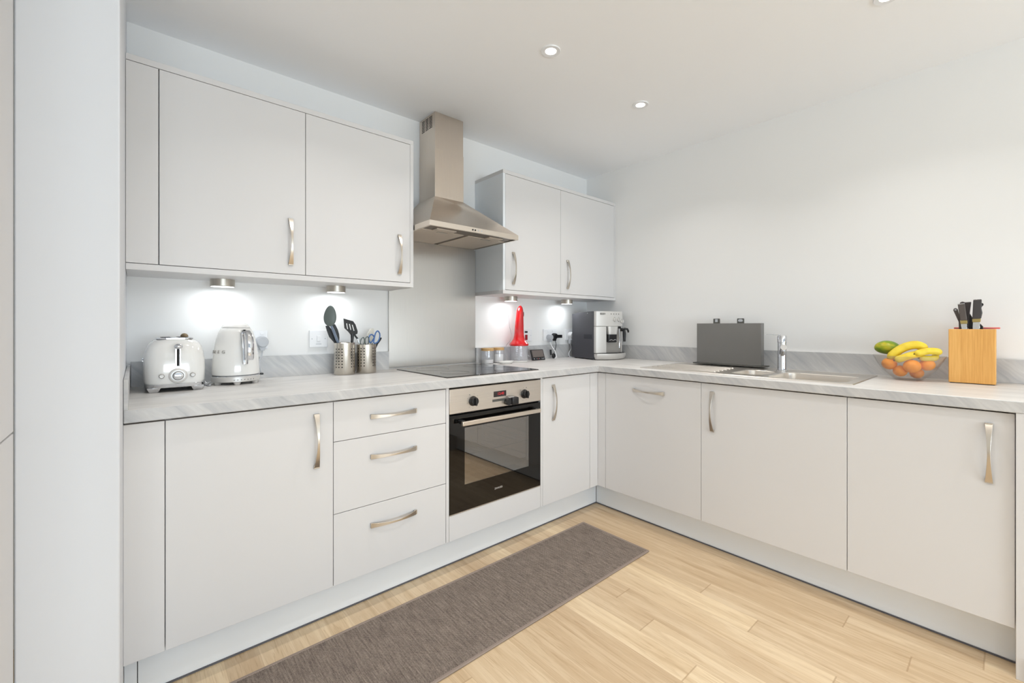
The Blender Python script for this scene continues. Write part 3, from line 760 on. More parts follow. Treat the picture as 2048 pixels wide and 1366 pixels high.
def cord(name, pts, mt, lab, r=0.003):
    # smooth the polyline
    P = [Vector(p) for p in pts]; Q = []
    for i in range(len(P) - 1):
        p0, p1, p2, p3 = P[max(i - 1, 0)], P[i], P[i + 1], P[min(i + 2, len(P) - 1)]
        for j in range(8):
            u = j / 8; Q.append(0.5 * ((2 * p1) + (-p0 + p2) * u + (2 * p0 - 5 * p1 + 4 * p2 - p3) * u * u + (-p0 + 3 * p1 - 3 * p2 + p3) * u ** 3))
    Q.append(P[-1]); m = M(); m.tube(Q, r, 8); return tag(m.build(name, mt, org=P[-1]), lab, 'cable')
plug(-2.325, 1.066, GREYP, 'pale grey plug in the socket beside the kettle')
cord('electric_cable', [(-2.325, -0.028, 1.028), (-2.328, -0.032, 1.005), (-2.340, -0.045, 0.97), (-2.335, -0.055, 0.925), (-2.350, -0.07, 0.901)], GREYP, 'pale grey cord from the plug down behind the kettle')
plug(-0.452, 1.056, GREYP, 'white plug, left one in the double socket left of the coffee machine', 0.022)
plug(-0.398, 1.064, BLACKP, 'black plug, right one in the double socket left of the coffee machine', 0.023, 0.03)
t = thing('phone_charger', 'small black charger block sticking out right of the black plug', 'charger', (-0.352, -0.02, 1.063))
m = M(); m.box(-0.3765, -0.325, -0.034, -0.012, 1.050, 1.074); m.build('charger_body', BLACKP, t, bevel=0.002)
cord('electric_cable', [(-0.398, -0.03, 1.028), (-0.405, -0.045, 1.0), (-0.425, -0.055, 0.965), (-0.445, -0.06, 0.935), (-0.450, -0.07, 0.915), (-0.47, -0.075, 0.903)], BLACKP, 'thin black cable hanging from the black plug', 0.0024)
t = thing('cable_grip', 'black oval cable end lying against the upstand right of the energy monitor', 'cable end', (-0.437, -0.07, ZW))
m = M(); m.tube([(-0.468, -0.05, 0.965), (-0.465, -0.052, 0.925)], 0.008, 14); m.sphere((-0.440, -0.055, 0.918), 0.018, 1.0, 0.55, 1.1); m.build('grip_body', BLACKP, t)
cord('electric_cable', [(-0.452, -0.03, 1.018), (-0.450, -0.045, 0.99), (-0.455, -0.085, 0.95), (-0.462, -0.105, 0.915), (-0.475, -0.10, 0.902)], WHITEP, 'white cord hanging from the white plug by the corner', 0.003)
plug(-0.215, 1.072, WHITEP, 'round white plug beside the coffee machine', 0.024)
t = thing('power_adapter', 'grey plug-in adapter just left of the coffee machine', 'adapter', (-0.222, -0.02, 1.025))
m = M(); m.box(-0.245, -0.185, -0.045, -0.0195, 1.000, 1.034); m.build('adapter_body', GREYP, t, bevel=0.004)
cord('electric_cable', [(-0.235, -0.035, 1.0), (-0.230, -0.04, 0.965), (-0.262, -0.045, 0.93), (-0.27, -0.06, 0.904), (-0.25, -0.07, 0.901)], GREYP, 'grey cord falling behind the left side of the coffee machine', 0.0035)

# ------------------------------------------------------------------ toaster
tc = (-2.648, -0.165)
t = thing('toaster', 'glossy white two-slice toaster with chrome feet and lever', 'toaster', (tc[0], tc[1], ZW))
m = M(); m.loft([(0.924, 0.088, 0.120, 4), (0.935, 0.0915, 0.1235, 4), (0.970, 0.0925, 0.125, 4), (1.010, 0.0915, 0.124, 4), (1.040, 0.088, 0.121, 3.8), (1.062, 0.082, 0.115, 3.6), (1.078, 0.073, 0.106, 3.4), (1.088, 0.060, 0.094, 3.2), (1.091, 0.052, 0.088, 3.2)], tc, 64)
bd = m.build('body', ENAM, t)
m = M(); m.loft([(1.0905, 0.056, 0.088, 5), (1.0945, 0.056, 0.088, 5), (1.096, 0.053, 0.085, 5)], tc, 48)
tp = m.build('top_plate', CHROME, t)
for dx in (-0.026, 0.024):
    m = M(); m.box(tc[0] + dx - 0.014, tc[0] + dx + 0.014, tc[1] - 0.07, tc[1] + 0.07, 1.0955, 1.0968); m.build('bread_slot', DARKIN, tp)
m = M(); m.loft([(0.913, 0.091, 0.122, 4), (0.926, 0.0915, 0.1235, 4)], tc, 64)
for sx in (-1, 1):
    for sy in (-1, 1):
        x, y = tc[0] + sx * 0.063, tc[1] + sy * 0.098
        m.rings([[(x + a * 0.012, y + b * 0.015, ZW + 0.0003) for a, b in ((-1, -1), (1, -1), (1, 1), (-1, 1))], [(x + a * 0.020, y + b * 0.020, 0.914) for a, b in ((-1, -1), (1, -1), (1, 1), (-1, 1))]])
m.build('base', CHROME, t, bevel=0.001, label='chrome base with four feet')
yf = tc[1] - 0.126
m = M(); m.box(-2.6475, -2.6385, yf + 0.001, yf + 0.005, 0.992, 1.056); m.build('lever_slot', DARKIN, bd)
m = M(); m.box(-2.6505, -2.6475, yf, yf + 0.006, 0.99, 1.062); m.box(-2.6385, -2.6355, yf, yf + 0.006, 0.99, 1.062); m.build('slot_trim', CHROME, bd)
m = M(); m.sphere((-2.643, yf - 0.012, 1.064), 0.0115, 1.15, 1, 0.9); m.cyl((-2.643, yf + 0.006, 1.064), 0.005, 0.012, 'y'); m.build('lever', CHROME, t)
m = M(); m.lathe([(0.0275, 0), (0.0275, 0.003), (0.025, 0.005), (0.018, 0.0055)], (-2.643, yf + 0.003, 0.956), 44, axis='y'); dl = m.build('browning_dial', SILV, t)
m = M(); m.lathe([(0.0165, 0.005), (0.0165, 0.0105), (0.0145, 0.0115), (0.014, 0.0095)], (-2.643, yf + 0.003, 0.956), 40, False, False, axis='y'); m.build('dial_ring', DGREY, dl)
m = M(); m.lathe([(0.0142, 0.005), (0.0142, 0.0125), (0.011, 0.0135)], (-2.643, yf + 0.003, 0.956), 40, axis='y'); m.build('dial_cap', CHROME, dl)
text('SMEG', 0.006, face_mtx((-2.643, yf - 0.0108, 0.956), (1, 0, 0), (0, 0, 1)), DGREY, dl, 'lettering', 0.0001)
for x in (-2.6895, -2.600):
    m = M(); m.lathe([(0.0082, 0), (0.0082, 0.005), (0.006, 0.007), (0.003, 0.0068)], (x, yf + 0.003, 0.957), 28, axis='y'); m.build('push_button', SILVD, t)
# letters on its left flank
text('SMEG', 0.022, face_mtx((tc[0] - 0.0922, tc[1] - 0.01, 1.012), (0, -1, 0), (0, 0, 1)), CHROME, bd, 'lettering', 0.0012)
t = thing('bread_slice', 'brown crust of a slice poking out of the right toaster slot', 'bread', (-2.617, -0.165, 1.097))
m = M(); m.lathe([(0.030, 0.0), (0.028, 0.006), (0.020, 0.011), (0.008, 0.014), (0.001, 0.0145)], (-2.617, -0.165, 1.0972), 28, sx=0.42, sy=1.0); m.build('crust', CRUST, t)
cord('electric_cable', [(-2.553, -0.13, 0.915), (-2.545, -0.145, 0.906), (-2.538, -0.13, 0.9005), (-2.532, -0.09, 0.9005), (-2.50, -0.045, 0.9005), (-2.45, -0.030, 0.9005)], WHITEP, 'white cord lying between toaster and kettle', 0.0032)
cord('electric_cable', [(-2.557, -0.13, 0.910), (-2.548, -0.165, 0.9005), (-2.54, -0.19, 0.9005), (-2.532, -0.165, 0.9005)], GREYP, 'grey cord curving in front of the white one, toaster side', 0.0032)

# ------------------------------------------------------------------ kettle
kc = (-2.4425, -0.140)
t = thing('kettle', 'glossy white retro kettle with chrome handle and base', 'kettle', (kc[0], kc[1], ZW))
m = M(); m.lathe([(0.080, 0.9335), (0.0845, 0.937), (0.0852, 0.955), (0.0838, 0.985), (0.0800, 1.020), (0.0752, 1.058), (0.0685, 1.092), (0.0612, 1.114), (0.0530, 1.129), (0.0505, 1.1315)], (*kc, 0), 72); kb = m.build('body', ENAM, t)
m = M(); m.lathe([(0.0500, 1.1315), (0.0502, 1.1330)], (*kc, 0), 56, False, False); m.build('lid_seam', DGREY, kb)
m = M(); m.lathe([(0.0505, 1.1330), (0.0495, 1.1365), (0.042, 1.1455), (0.030, 1.1520), (0.015, 1.1552), (0.001, 1.1558)], (*kc, 0), 56); m.build('lid', ENAM, t)
m = M(); m.lathe([(0.0835, 0.910), (0.0855, 0.912), (0.0862, 0.933), (0.082, 0.9345)], (*kc, 0), 64)
m.build('collar', CHROME, t)
# base stand with feet
m = M(); m.lathe([(0.084, 0.908), (0.0875, 0.910), (0.0875, 0.929), (0.0862, 0.930)], (*kc, 0), 64, True, False)
for a in (205, 265, 325, 25, 85, 145):
    if a % 120 == 85 % 120 or True:
        an = math.radians(a); x, y = kc[0] + 0.074 * math.cos(an), kc[1] + 0.074 * math.sin(an)
        m.lathe([(0.010, ZW + 0.0003), (0.015, 0.909)], (x, y, 0), 14)
st = m.build('base_stand', SILV, t, bevel=0.0)
hd = Vector((0.25, -1, 0)).normalized(); hs = Vector((-hd.y, hd.x, 0))
def kp(r, s_, z): return Vector((kc[0], kc[1], z)) + hd * r + hs * s_
# mounting rail + arched grip
m = M(); m.tube([kp(0.066, 0, 1.112), kp(0.074, 0, 1.085), kp(0.0795, 0, 1.045), kp(0.0835, 0, 1.005), kp(0.0855, 0, 0.982)], [0.009, 0.011, 0.0115, 0.0115, 0.010], 18, 0.45, up=hd); m.build('handle_mount', CHROME, t)
m = M(); m.tube([kp(0.058, 0, 1.112), kp(0.078, 0, 1.118), kp(0.103, 0, 1.115), kp(0.121, 0, 1.098), kp(0.1275, 0, 1.068), kp(0.128, 0, 1.035), kp(0.126, 0, 1.008), kp(0.1255, 0, 1.001)], [0.008, 0.011, 0.0135, 0.0145, 0.0145, 0.0145, 0.0145, 0.012], 22, 0.62, up=hd); m.build('grip', CHROME, t)
an0 = 180 + 10
for i, ch in enumerate('SMEG'):
    an = math.radians(an0 - 10 + i * 16.5); n_ = Vector((math.cos(an), math.sin(an), 0)); s2 = Vector((-n_.y, n_.x, 0))
    text(ch, 0.019, face_mtx(Vector((kc[0], kc[1], 1.033)) + n_ * 0.0795, s2, (-n_.x * 0.17, -n_.y * 0.17, 1)), SILVD, kb, 'lettering', 0.0012)
for i in range(7):
    an = math.radians(258 + i * 8); n_ = Vector((math.cos(an), math.sin(an), 0)); p = Vector((kc[0], kc[1], 0.918)) + n_ * 0.0878
    m = M(); m.sphere(p, 0.0018, seg=8, ring=6); m.build('temperature_light', DGREY, st)
m = M(); m.box(kc[0] + 0.088, kc[0] + 0.100, kc[1] - 0.01, kc[1] + 0.004, 0.926, 0.934); m.build('power_switch', BLACKP, t, bevel=0.002)

# ------------------------------------------------------------------ utensil pots
def pot(x, y, h, lab, par_=None):
    t = thing('utensil_pot', lab, 'pot', (x, y, ZW), group=None)
    m = M(); m.lathe([(0.049, 0.001), (0.0497, 0.003), (0.0497, h - 0.001), (0.0485, h), (0.0475, h - 0.002), (0.0475, 0.004), (0.001, 0.004)], (x, y, ZW), 72, True, False); m.build('wall', PERF, t)
    return t
P1 = (-1.979, -0.100); P2 = (-1.868, -0.095)
pot(*P1, 0.160, 'perforated steel utensil pot holding ladle and slotted turner, left of the pair')
pot(*P2, 0.148, 'perforated steel utensil pot holding the scissors, right of the pair')
zb1 = ZW + 0.0045
# ladle: egg head, blue-grey stem
t = thing('serving_spoon', 'slate-grey serving spoon with egg-shaped bowl, tallest utensil in the left pot', 'spoon', (-1.995, -0.100, zb1))
m = M(); m.sphere((0, 0, 0), 0.0285, 1.0, 0.28, 1.0, 32, 20)
for v in m.bm.verts:
    z = v.co.z / 0.0285; v.co.x *= (1 - 0.16 * z); v.co.z *= 1.80
m.xf(Matrix.Translation((-2.054, -0.118, 1.190)) @ Matrix.Rotation(math.radians(-25), 4, 'Z') @ Matrix.Rotation(math.radians(3), 4, 'Y')); m.build('bowl', SLATE, t)
m = M(); m.tube([(-2.050, -0.116, 1.146), (-2.036, -0.112, 1.116), (-2.015, -0.106, 1.062), (-1.975, -0.088, 0.985), (-1.945, -0.080, 0.91)], [0.006, 0.0075, 0.0075, 0.007, 0.006], 14, 0.6); m.build('stem', BLUEG, t, label='blue-grey stem')
def flat(name, lab, cat, poly, y0, y1, mt, base, pn, extra=None, tilt=0.0, pl=None):
    t = thing(name, lab, cat, base); m = M(); m.prism(poly, 1, y0, y1); m.build(pn, mt, t, bevel=0.0012, label=pl)
    if extra: extra(t)
    return t
def stem(pts, r, nm, mt, flt=1.0, lb=None):
    def f(t): m = M(); m.tube(pts, r, 12, flt); m.build(nm, mt, t, label=lb)
    return f
flat('kitchen_tongs', 'black-handled utensil leaning left in the left pot, behind the spoon', 'utensil',
     [(-2.066, 1.141), (-2.051, 1.143), (-2.035, 1.118), (-2.024, 1.089), (-2.008, 1.050), (-2.012, 1.040), (-2.019, 1.045), (-2.029, 1.062), (-2.049, 1.086), (-2.060, 1.118)], -0.090, -0.084, BLACKP, (-2.0, -0.087, zb1), 'grip', stem([(-2.012, -0.087, 1.05), (-1.985, -0.09, 0.96), (-1.965, -0.09, 0.91)], 0.005, 'shaft', CHROME))
flat('vegetable_peeler', 'black scalloped utensil handle right of the spoon stem in the left pot', 'utensil',
     [(-2.029, 1.152), (-2.015, 1.149), (-2.002, 1.122), (-1.996, 1.10), (-1.994, 1.08), (-1.996, 1.05), (-2.008, 1.045), (-2.012, 1.059), (-2.014, 1.094), (-2.026, 1.13)], -0.072, -0.066, BLACKP, (-1.99, -0.07, zb1), 'grip', stem([(-2.002, -0.069, 1.05), (-1.985, -0.072, 0.96), (-1.975, -0.075, 0.91)], 0.005, 'shaft', BLACKP))
# slotted turner
t = thing('slotted_turner', 'black slotted turner with three slots, right side of the left pot', 'spatula', (-1.95, -0.11, zb1))
m = M()
out = [(-1.987, 1.178), (-1.963, 1.171), (-1.940, 1.165), (-1.928, 1.148), (-1.917, 1.114), (-1.918, 1.101), (-1.937, 1.092), (-1.951, 1.094), (-1.963, 1.110), (-1.983, 1.130)]
bmv = [m.bm.verts.new((x, -0.110, z)) for x, z in out]; ed = [m.bm.edges.new((bmv[i], bmv[(i + 1) % len(bmv)])) for i in range(len(bmv))]
for (xa, za), (xb, zb_) in (((-1.972, 1.153), (-1.967, 1.124)), ((-1.958, 1.150), (-1.951, 1.120)), ((-1.944, 1.146), (-1.935, 1.115))):
    w = 0.0026; q = [(xa - w, za), (xa + w, za + 0.001), (xb + w, zb_ + 0.001), (xb - w, zb_)]
    vv = [m.bm.verts.new((x, -0.110, z)) for x, z in q]; ed += [m.bm.edges.new((vv[i], vv[(i + 1) % 4])) for i in range(4)]
bmesh.ops.triangle_fill(m.bm, use_beauty=True, use_dissolve=False, edges=ed)
r = bmesh.ops.extrude_face_region(m.bm, geom=m.bm.faces[:])
bmesh.ops.translate(m.bm, verts=[g_ for g_ in r['geom'] if isinstance(g_, bmesh.types.BMVert)], vec=(0, 0.003, 0))
m.build('blade', BLACKP, t)
m = M(); m.tube([(-1.943, -0.1085, 1.102), (-1.944, -0.108, 1.07), (-1.947, -0.104, 1.0), (-1.955, -0.10, 0.91)], [0.009, 0.0065, 0.006, 0.006], 12, 0.6); m.build('stem', BLACKP, t)
t = thing('wire_whisk', 'black-tipped steel utensil crossing from the left pot over the right pot rim', 'utensil', (-1.889, -0.085, zb1))
m = M(); m.tube([(-1.922, -0.072, 1.099), (-1.913, -0.074, 1.085), (-1.905, -0.076, 1.074)], 0.0045, 12); m.build('grip', BLACKP, t)
m = M(); m.tube([(-1.905, -0.076, 1.074), (-1.890, -0.08, 1.030), (-1.880, -0.085, 0.97), (-1.875, -0.09, 0.91)], 0.003, 10); m.build('shaft', CHROME, t)
# scissors
def loop(pts, r, y):
    Q = []; n = len(pts)
    for i in range(n):
        p0, p1, p2, p3 = pts[i - 1], pts[i], pts[(i + 1) % n], pts[(i + 2) % n]
        for j in range(5):
            u = j / 5; Q.append(tuple(0.5 * (2 * b + (c - a) * u + (2 * a - 5 * b + 4 * c - d) * u * u + (3 * b - a - 3 * c + d) * u ** 3) for a, b, c, d in zip(p0, p1, p2, p3)))
    return [(x, y, z) for x, z in Q] + [(Q[0][0], y, Q[0][1])]
t = thing('scissors', 'kitchen scissors with black finger loops, left in the right pot', 'scissors', (-1.868, -0.105, zb1))
for pts in ([(-1.903, 1.050), (-1.901, 1.066), (-1.894, 1.078), (-1.886, 1.080), (-1.882, 1.068), (-1.884, 1.050), (-1.892, 1.043)], [(-1.877, 1.050), (-1.877, 1.073), (-1.868, 1.085), (-1.860, 1.077), (-1.861, 1.052), (-1.868, 1.044)]):
    m = M(); m.tube(loop(pts, 0, -0.108), 0.0027, 10); m.build('finger_loop', SLATE, t)
m = M(); m.tube([(-1.888, -0.107, 1.045), (-1.87, -0.10, 0.97), (-1.862, -0.095, 0.915)], 0.005, 8, 0.4); m.tube([(-1.866, -0.107, 1.045), (-1.873, -0.102, 0.97), (-1.88, -0.095, 0.915)], 0.005, 8, 0.4); m.build('blade', CHROME, t)
t = thing('scissors', 'kitchen scissors with blue finger loops, in the right pot', 'scissors', (-1.84, -0.11, zb1))
for pts, y in (([(-1.848, 1.052), (-1.857, 1.066), (-1.857, 1.082), (-1.848, 1.095), (-1.836, 1.092), (-1.830, 1.080), (-1.837, 1.066)], -0.106), ([(-1.834, 1.052), (-1.831, 1.078), (-1.824, 1.104), (-1.813, 1.114), (-1.803, 1.102), (-1.802, 1.082), (-1.809, 1.062), (-1.820, 1.052)], -0.112)):
    m = M(); m.tube(loop(pts, 0, y), 0.0034, 10); m.build('finger_loop', BLUE, t, label='blue finger loop')
m = M(); m.tube([(-1.842, -0.107, 1.052), (-1.85, -0.10, 0.98), (-1.852, -0.095, 0.915)], 0.006, 8, 0.4); m.tube([(-1.828, -0.110, 1.050), (-1.846, -0.102, 0.98), (-1.853, -0.10, 0.915)], 0.006, 8, 0.4); m.build('blade', CHROME, t)
flat('spatula', 'ivory silicone spatula standing behind the blue scissors', 'spatula', [(-1.850, 1.101), (-1.835, 1.126), (-1.819, 1.128), (-1.818, 1.104), (-1.824, 1.061), (-1.841, 1.061), (-1.849, 1.08)], -0.072, -0.067, IVORY, (-1.84, -0.07, zb1), 'blade', stem([(-1.833, -0.069, 1.065), (-1.838, -0.07, 0.98), (-1.845, -0.075, 0.915)], 0.0045, 'shaft', IVORY))
t = thing('basting_brush', 'black utensil handle leaning out of the right side of the right pot', 'utensil', (-1.84, -0.085, zb1))
m = M(); m.tube([(-1.781, -0.080, 1.076), (-1.790, -0.082, 1.066), (-1.806, -0.085, 1.045), (-1.826, -0.088, 1.0), (-1.85, -0.09, 0.915)], [0.006, 0.0095, 0.008, 0.006, 0.004], 14, 0.7); m.build('grip', BLACKP, t)

# ------------------------------------------------------------------ jars, dish, chopper, monitor
def jar(x, y, r, h, lab, fillh, fm):
    t = thing('storage_jar', lab, 'jar', (x, y, ZW))
    m = M(); m.lathe([(r - 0.002, 0), (r, 0.002), (r, h - 0.016), (r - 0.002, h - 0.016), (r - 0.002, 0.003), (0.001, 0.003)], (x, y, ZW), 40, True, False); m.build('glass_body', BEAKER, t)
    m = M(); m.lathe([(r + 0.001, h - 0.0165), (r + 0.001, h - 0.001), (r, h)], (x, y, ZW), 40); m.build('lid', CORK, t, label='pale wooden lid')
    if fillh: m = M(); m.lathe([(r - 0.0035, 0.0035), (r - 0.0035, fillh)], (x, y, ZW), 32); m.build('contents', fm, t)
jar(-1.066, -0.072, 0.040, 0.100, 'glass jar with wooden lid beside the splashback, left of the pair', 0.026, CERAM)
jar(-0.968, -0.062, 0.036, 0.100, 'glass jar with wooden lid next to the red chopper, right of the pair', 0.058, CERAM)
t = thing('small_dish', 'shallow white oval dish on the worktop in front of the jars', 'dish', (-0.985, -0.165, ZW))
m = M(); m.lathe([(0.040, 0.0), (0.052, 0.006), (0.060, 0.016), (0.0575, 0.016), (0.046, 0.007), (0.001, 0.005)], (-0.985, -0.165, ZW + 0.0003), 40, True, False, sx=1.0, sy=0.55); m.build('dish_body', CERAM, t)

cx, cy = -0.821, -0.100
t = thing('food_chopper', 'red electric chopper with clear bowl on the worktop', 'chopper', (cx, cy, ZW))
m = M(); m.lathe([(0.052, 0.0003), (0.058, 0.002), (0.0605, 0.012), (0.0605, 0.108), (0.0588, 0.108), (0.0588, 0.006), (0.001, 0.006)], (cx, cy, ZW), 48, True, False); m.build('bowl', BEAKER, t)
m = M(); m.lathe([(0.057, 0), (0.0612, 0.0015), (0.0612, 0.008), (0.057, 0.009)], (cx, cy, ZW + 0.0002), 48); m.build('foot_ring', CERAM, t)
m = M(); m.lathe([(0.008, 0.009), (0.008, 0.095), (0.005, 0.1)], (cx, cy, ZW), 20); m.box(cx - 0.04, cx + 0.04, cy - 0.004, cy + 0.004, ZW + 0.02, ZW + 0.0225); m.box(cx - 0.035, cx + 0.035, cy - 0.004, cy + 0.004, ZW + 0.055, ZW + 0.0575); m.build('blade', GREYP, t)
m = M()
prof = [(0.0612, 1.006), (0.0655, 1.009), (0.066, 1.018), (0.060, 1.026), (0.049, 1.038), (0.040, 1.052), (0.0345, 1.075), (0.0320, 1.105), (0.0305, 1.140), (0.0285, 1.170), (0.0265, 1.200), (0.0255, 1.225), (0.0225, 1.248), (0.0160, 1.268), (0.0075, 1.279), (0.001, 1.281)]
rr = []
for r_, z in prof:
    sh = 0.012 * max(0, (z - 1.06) / 0.22) ** 1.5
    rr.append([(cx + sh + r_ * math.cos(2 * PI * i / 44) , cy + r_ * math.sin(2 * PI * i / 44), z) for i in range(44)])
m.rings(rr); m.build('motor_unit', RED, t, label='glossy red tapered motor handle')
m = M(); m.lathe([(0.0085, 0), (0.0085, 0.003), (0.006, 0.004)], (0, 0, 0), 24, sx=0.8, sy=1.9)
m.xf(Matrix.Translation((cx + 0.0245, cy - 0.0165, 1.222)) @ Matrix.Rotation(math.radians(65), 4, 'Z') @ Matrix.Rotation(math.radians(90), 4, 'X').inverted() @ Matrix.Rotation(PI, 4, 'Y') ); m.build('switch', BLACKP, t)
cord('electric_cable', [(-0.880, -0.06, 1.225), (-0.876, -0.06, 1.19), (-0.872, -0.06, 1.14), (-0.861, -0.065, 1.09), (-0.868, -0.06, 1.04), (-0.882, -0.035, 1.0), (-0.885, -0.03, 0.9)], GREYP, 'thin pale cord standing up left of the red chopper', 0.0016)

t = thing('energy_monitor', 'small black tablet-shaped display leaning back beside the red chopper', 'display', (-0.630, -0.085, ZW))
def tilt(m): m.xf(Matrix.Translation((-0.630, -0.100, ZW + 0.001)) @ Matrix.Rotation(math.radians(-19), 4, 'X'))
m = M(); m.box(-0.0605, 0.0605, 0, 0.012, 0, 0.079); tilt(m); mb = m.build('case', BLACKP, t, bevel=0.003)
m = M(); m.box(-0.053, 0.053, -0.0008, 0, 0.023, 0.073); tilt(m); m.build('screen', SCREEN, mb, label='grey screen')
for i, x in enumerate((-0.045, -0.02, -0.007, 0.006, 0.030, 0.046)):
    m = M(); m.cyl((x, 0, 0.011), 0.004 if i in (0, 4, 5) else 0.0028, 0.001, 'y', 14); tilt(m); m.build('indicator', GREYP if i != 2 else PINK, mb)
m = M(); m.prism([(-0.095, ZW), (-0.055, ZW), (-0.066, ZW + 0.05)], 0, -0.635, -0.625); m.build('stand', BLACKP, t)
cord('electric_cable', [(-0.690, -0.06, 0.925), (-0.705, -0.055, 0.935), (-0.712, -0.06, 0.915), (-0.70, -0.06, 0.9), (-0.66, -0.045, 0.9)], WHITEP, 'white looped cable behind the black display', 0.002)

# ------------------------------------------------------------------ coffee machine (local frame: front is -y)
t = thing('coffee_machine', 'silver and black bean-to-cup coffee machine in the corner', 'coffee machine', (-0.1845, -0.258, ZW), math.radians(-14))
WORG[t.name] = Vector((0, 0, 0))
H = 0.350
def arcfront(x0, x1, yf_, bulge, yb_, n=14):
    pts = [(x1, yb_), (x0, yb_)]
    for i in range(n + 1):
        u = i / n; x = x0 + (x1 - x0) * u; pts.append((x, yf_ - bulge * (1 - (2 * (x / 0.24)) ** 2)))
    return pts
m = M(); m.prism([(-0.1535 + 0.026, 0.006), (0.1535, 0.006), (0.1535, H - 0.012), (0.02, H - 0.001), (-0.1275, H)], 0, -0.1205, 0.1205)
cb = m.build('body', ANTH, t, bevel=0.003)
m = M(); m.box(-0.1212, -0.1204, -0.1025, -0.004, 0.150, 0.183); m.build('side_inset', ANTHD, cb)
m = M()
for x in (-0.1, 0.1):
    for y in (-0.11, 0.13): m.cyl((x, y, 0.0), 0.012, 0.007)
m.build('foot', BLACKP, t)
m = M(); m.prism(arcfront(-0.12, 0.12, -0.1535, 0.014, -0.127), 2, 0.2415, H); fa = m.build('front_fascia', SILV, t, bevel=0.003)
m = M(); m.prism(arcfront(-0.12, -0.036, -0.1525, 0.013, -0.127), 2, 0.050, 0.2400); m.build('front_column', SILV, t, bevel=0.002)
m = M(); m.prism([(0.112, -0.127), (0.112, -0.150), (0.12, -0.148), (0.12, -0.127)], 2, 0.05, 0.24)
m.build('front_column', SILV, t, bevel=0.002)
m = M(); m.box(-0.036, 0.112, -0.130, -0.127, 0.050, 0.24); m.build('recess_panel', SILVD, t)
m = M(); m.loft([(0.165, 0.036, 0.012, 3), (0.20, 0.042, 0.017, 3), (0.2405, 0.050, 0.020, 3)], (0.030, -0.146), 32); m.build('spout_cover', SILV, t)
m = M(); m.loft([(0.125, 0.034, 0.013, 4), (0.130, 0.040, 0.016, 4), (0.183, 0.040, 0.017, 4)], (0.020, -0.153), 32); sp = m.build('coffee_spout', BLACKP, t)
m = M(); m.tube([(-0.015, -0.171, 0.140), (0.0, -0.172, 0.146), (0.018, -0.172, 0.139), (0.035, -0.172, 0.146), (0.050, -0.171, 0.140)], 0.0028, 8); m.build('spout_trim', CHROME, sp)
m = M(); m.box(0.068, 0.100, -0.160, -0.130, 0.2255, 0.2405); m.build('wand_mount', BLACKP, t, bevel=0.002)
m = M(); m.tube([(0.092, -0.150, 0.23), (0.090, -0.160, 0.16), (0.086, -0.158, 0.085)], 0.0028, 10); m.tube([(0.086, -0.158, 0.118), (0.086, -0.158, 0.10)], 0.0055, 12); m.build('water_nozzle', CHROME, t)
m = M(); m.tube([(0.128, -0.163, 0.215), (0.127, -0.165, 0.20), (0.127, -0.166, 0.185), (0.128, -0.166, 0.13)], [0.008, 0.0105, 0.0115, 0.009], 16)
m.tube([(0.120, -0.155, 0.218), (0.132, -0.165, 0.224), (0.150, -0.172, 0.221), (0.158, -0.173, 0.207), (0.157, -0.173, 0.196)], [0.006, 0.008, 0.008, 0.0075, 0.006], 12); m.build('steam_wand', BLACKP, t)
m = M(); m.box(0.110, 0.128, -0.158, -0.140, 0.205, 0.228); m.build('wand_joint', BLACKP, t, bevel=0.002)
pts = [(0.135, -0.126), (-0.118, -0.126)]
for i in range(21):
    u = i / 20; x = -0.118 + 0.270 * u; pts.append((x, -0.158 - 0.062 * math.sin(PI * (0.12 + 0.80 * u)) + 0.02))
m = M(); m.rings([[(x * 0.94 + 0.002, y if y > -0.13 else y + 0.012, 0.004) for x, y in pts], [(x, y, 0.026) for x, y in pts], [(x, y, 0.046) for x, y in pts]]); dt = m.build('drip_tray', SILV, t, bevel=0.002)
m = M(); m.rings([[(x * 0.92 + 0.002, y if y > -0.13 else y + 0.009, z) for x, y in pts] for z in (0.0462, 0.0495)]); m.build('tray_grille', BLACKP, dt)
for x, zk in ((0.035, 0.291), (0.075, 0.291), (0.108, 0.279)):
    yk = -0.1535 - 0.014 * (1 - (2 * x / 0.24) ** 2)
    m = M(); m.lathe([(0.0140, 0), (0.0140, 0.011), (0.0125, 0.014), (0.001, 0.014)], (x, yk + 0.002, zk), 28, axis='y'); m.box(x - 0.0025, x + 0.0025, yk - 0.019, yk - 0.012, zk - 0.013, zk + 0.013); m.build('control_knob', SILV, fa, bevel=0.0008)
    m = M(); m.lathe([(0.0165, 0), (0.0165, 0.001)], (x, yk + 0.0008, zk), 28, axis='y'); m.build('knob_recess', DGREY, fa)
for i in range(4):
    x = 0.004 + 0.024 * i; yk = -0.1535 - 0.014 * (1 - (2 * x / 0.24) ** 2)
    m = M(); m.cyl((x, yk + 0.0015, 0.331), 0.0045, 0.002, 'y', 16); m.build('push_button', DGREY, fa)
m = M(); m.box(-0.088, -0.040, -0.1655, -0.156, 0.325, 0.338); bg = m.build('badge', DGREY, fa, bevel=0.002)
m = M(); m.cyl((0, 0, 0), 0.0035, 0.001); bpy.data.meshes
m.xf(Matrix.Translation((-0.1206, -0.052, 0.338)) @ Matrix.Rotation(-PI / 2, 4, 'Y')); m.build('side_screw', CHROME, cb)
def text_local(txt, size, mtx, mt, parent, name):
    return text(txt, size, mtx, mt, parent, name, 0.0003)
text_local("De'Longhi", 0.0095, face_mtx((-0.064, -0.1657, 0.3315), (1, 0, 0), (0, 0, 1)), SILV, bg, 'lettering')

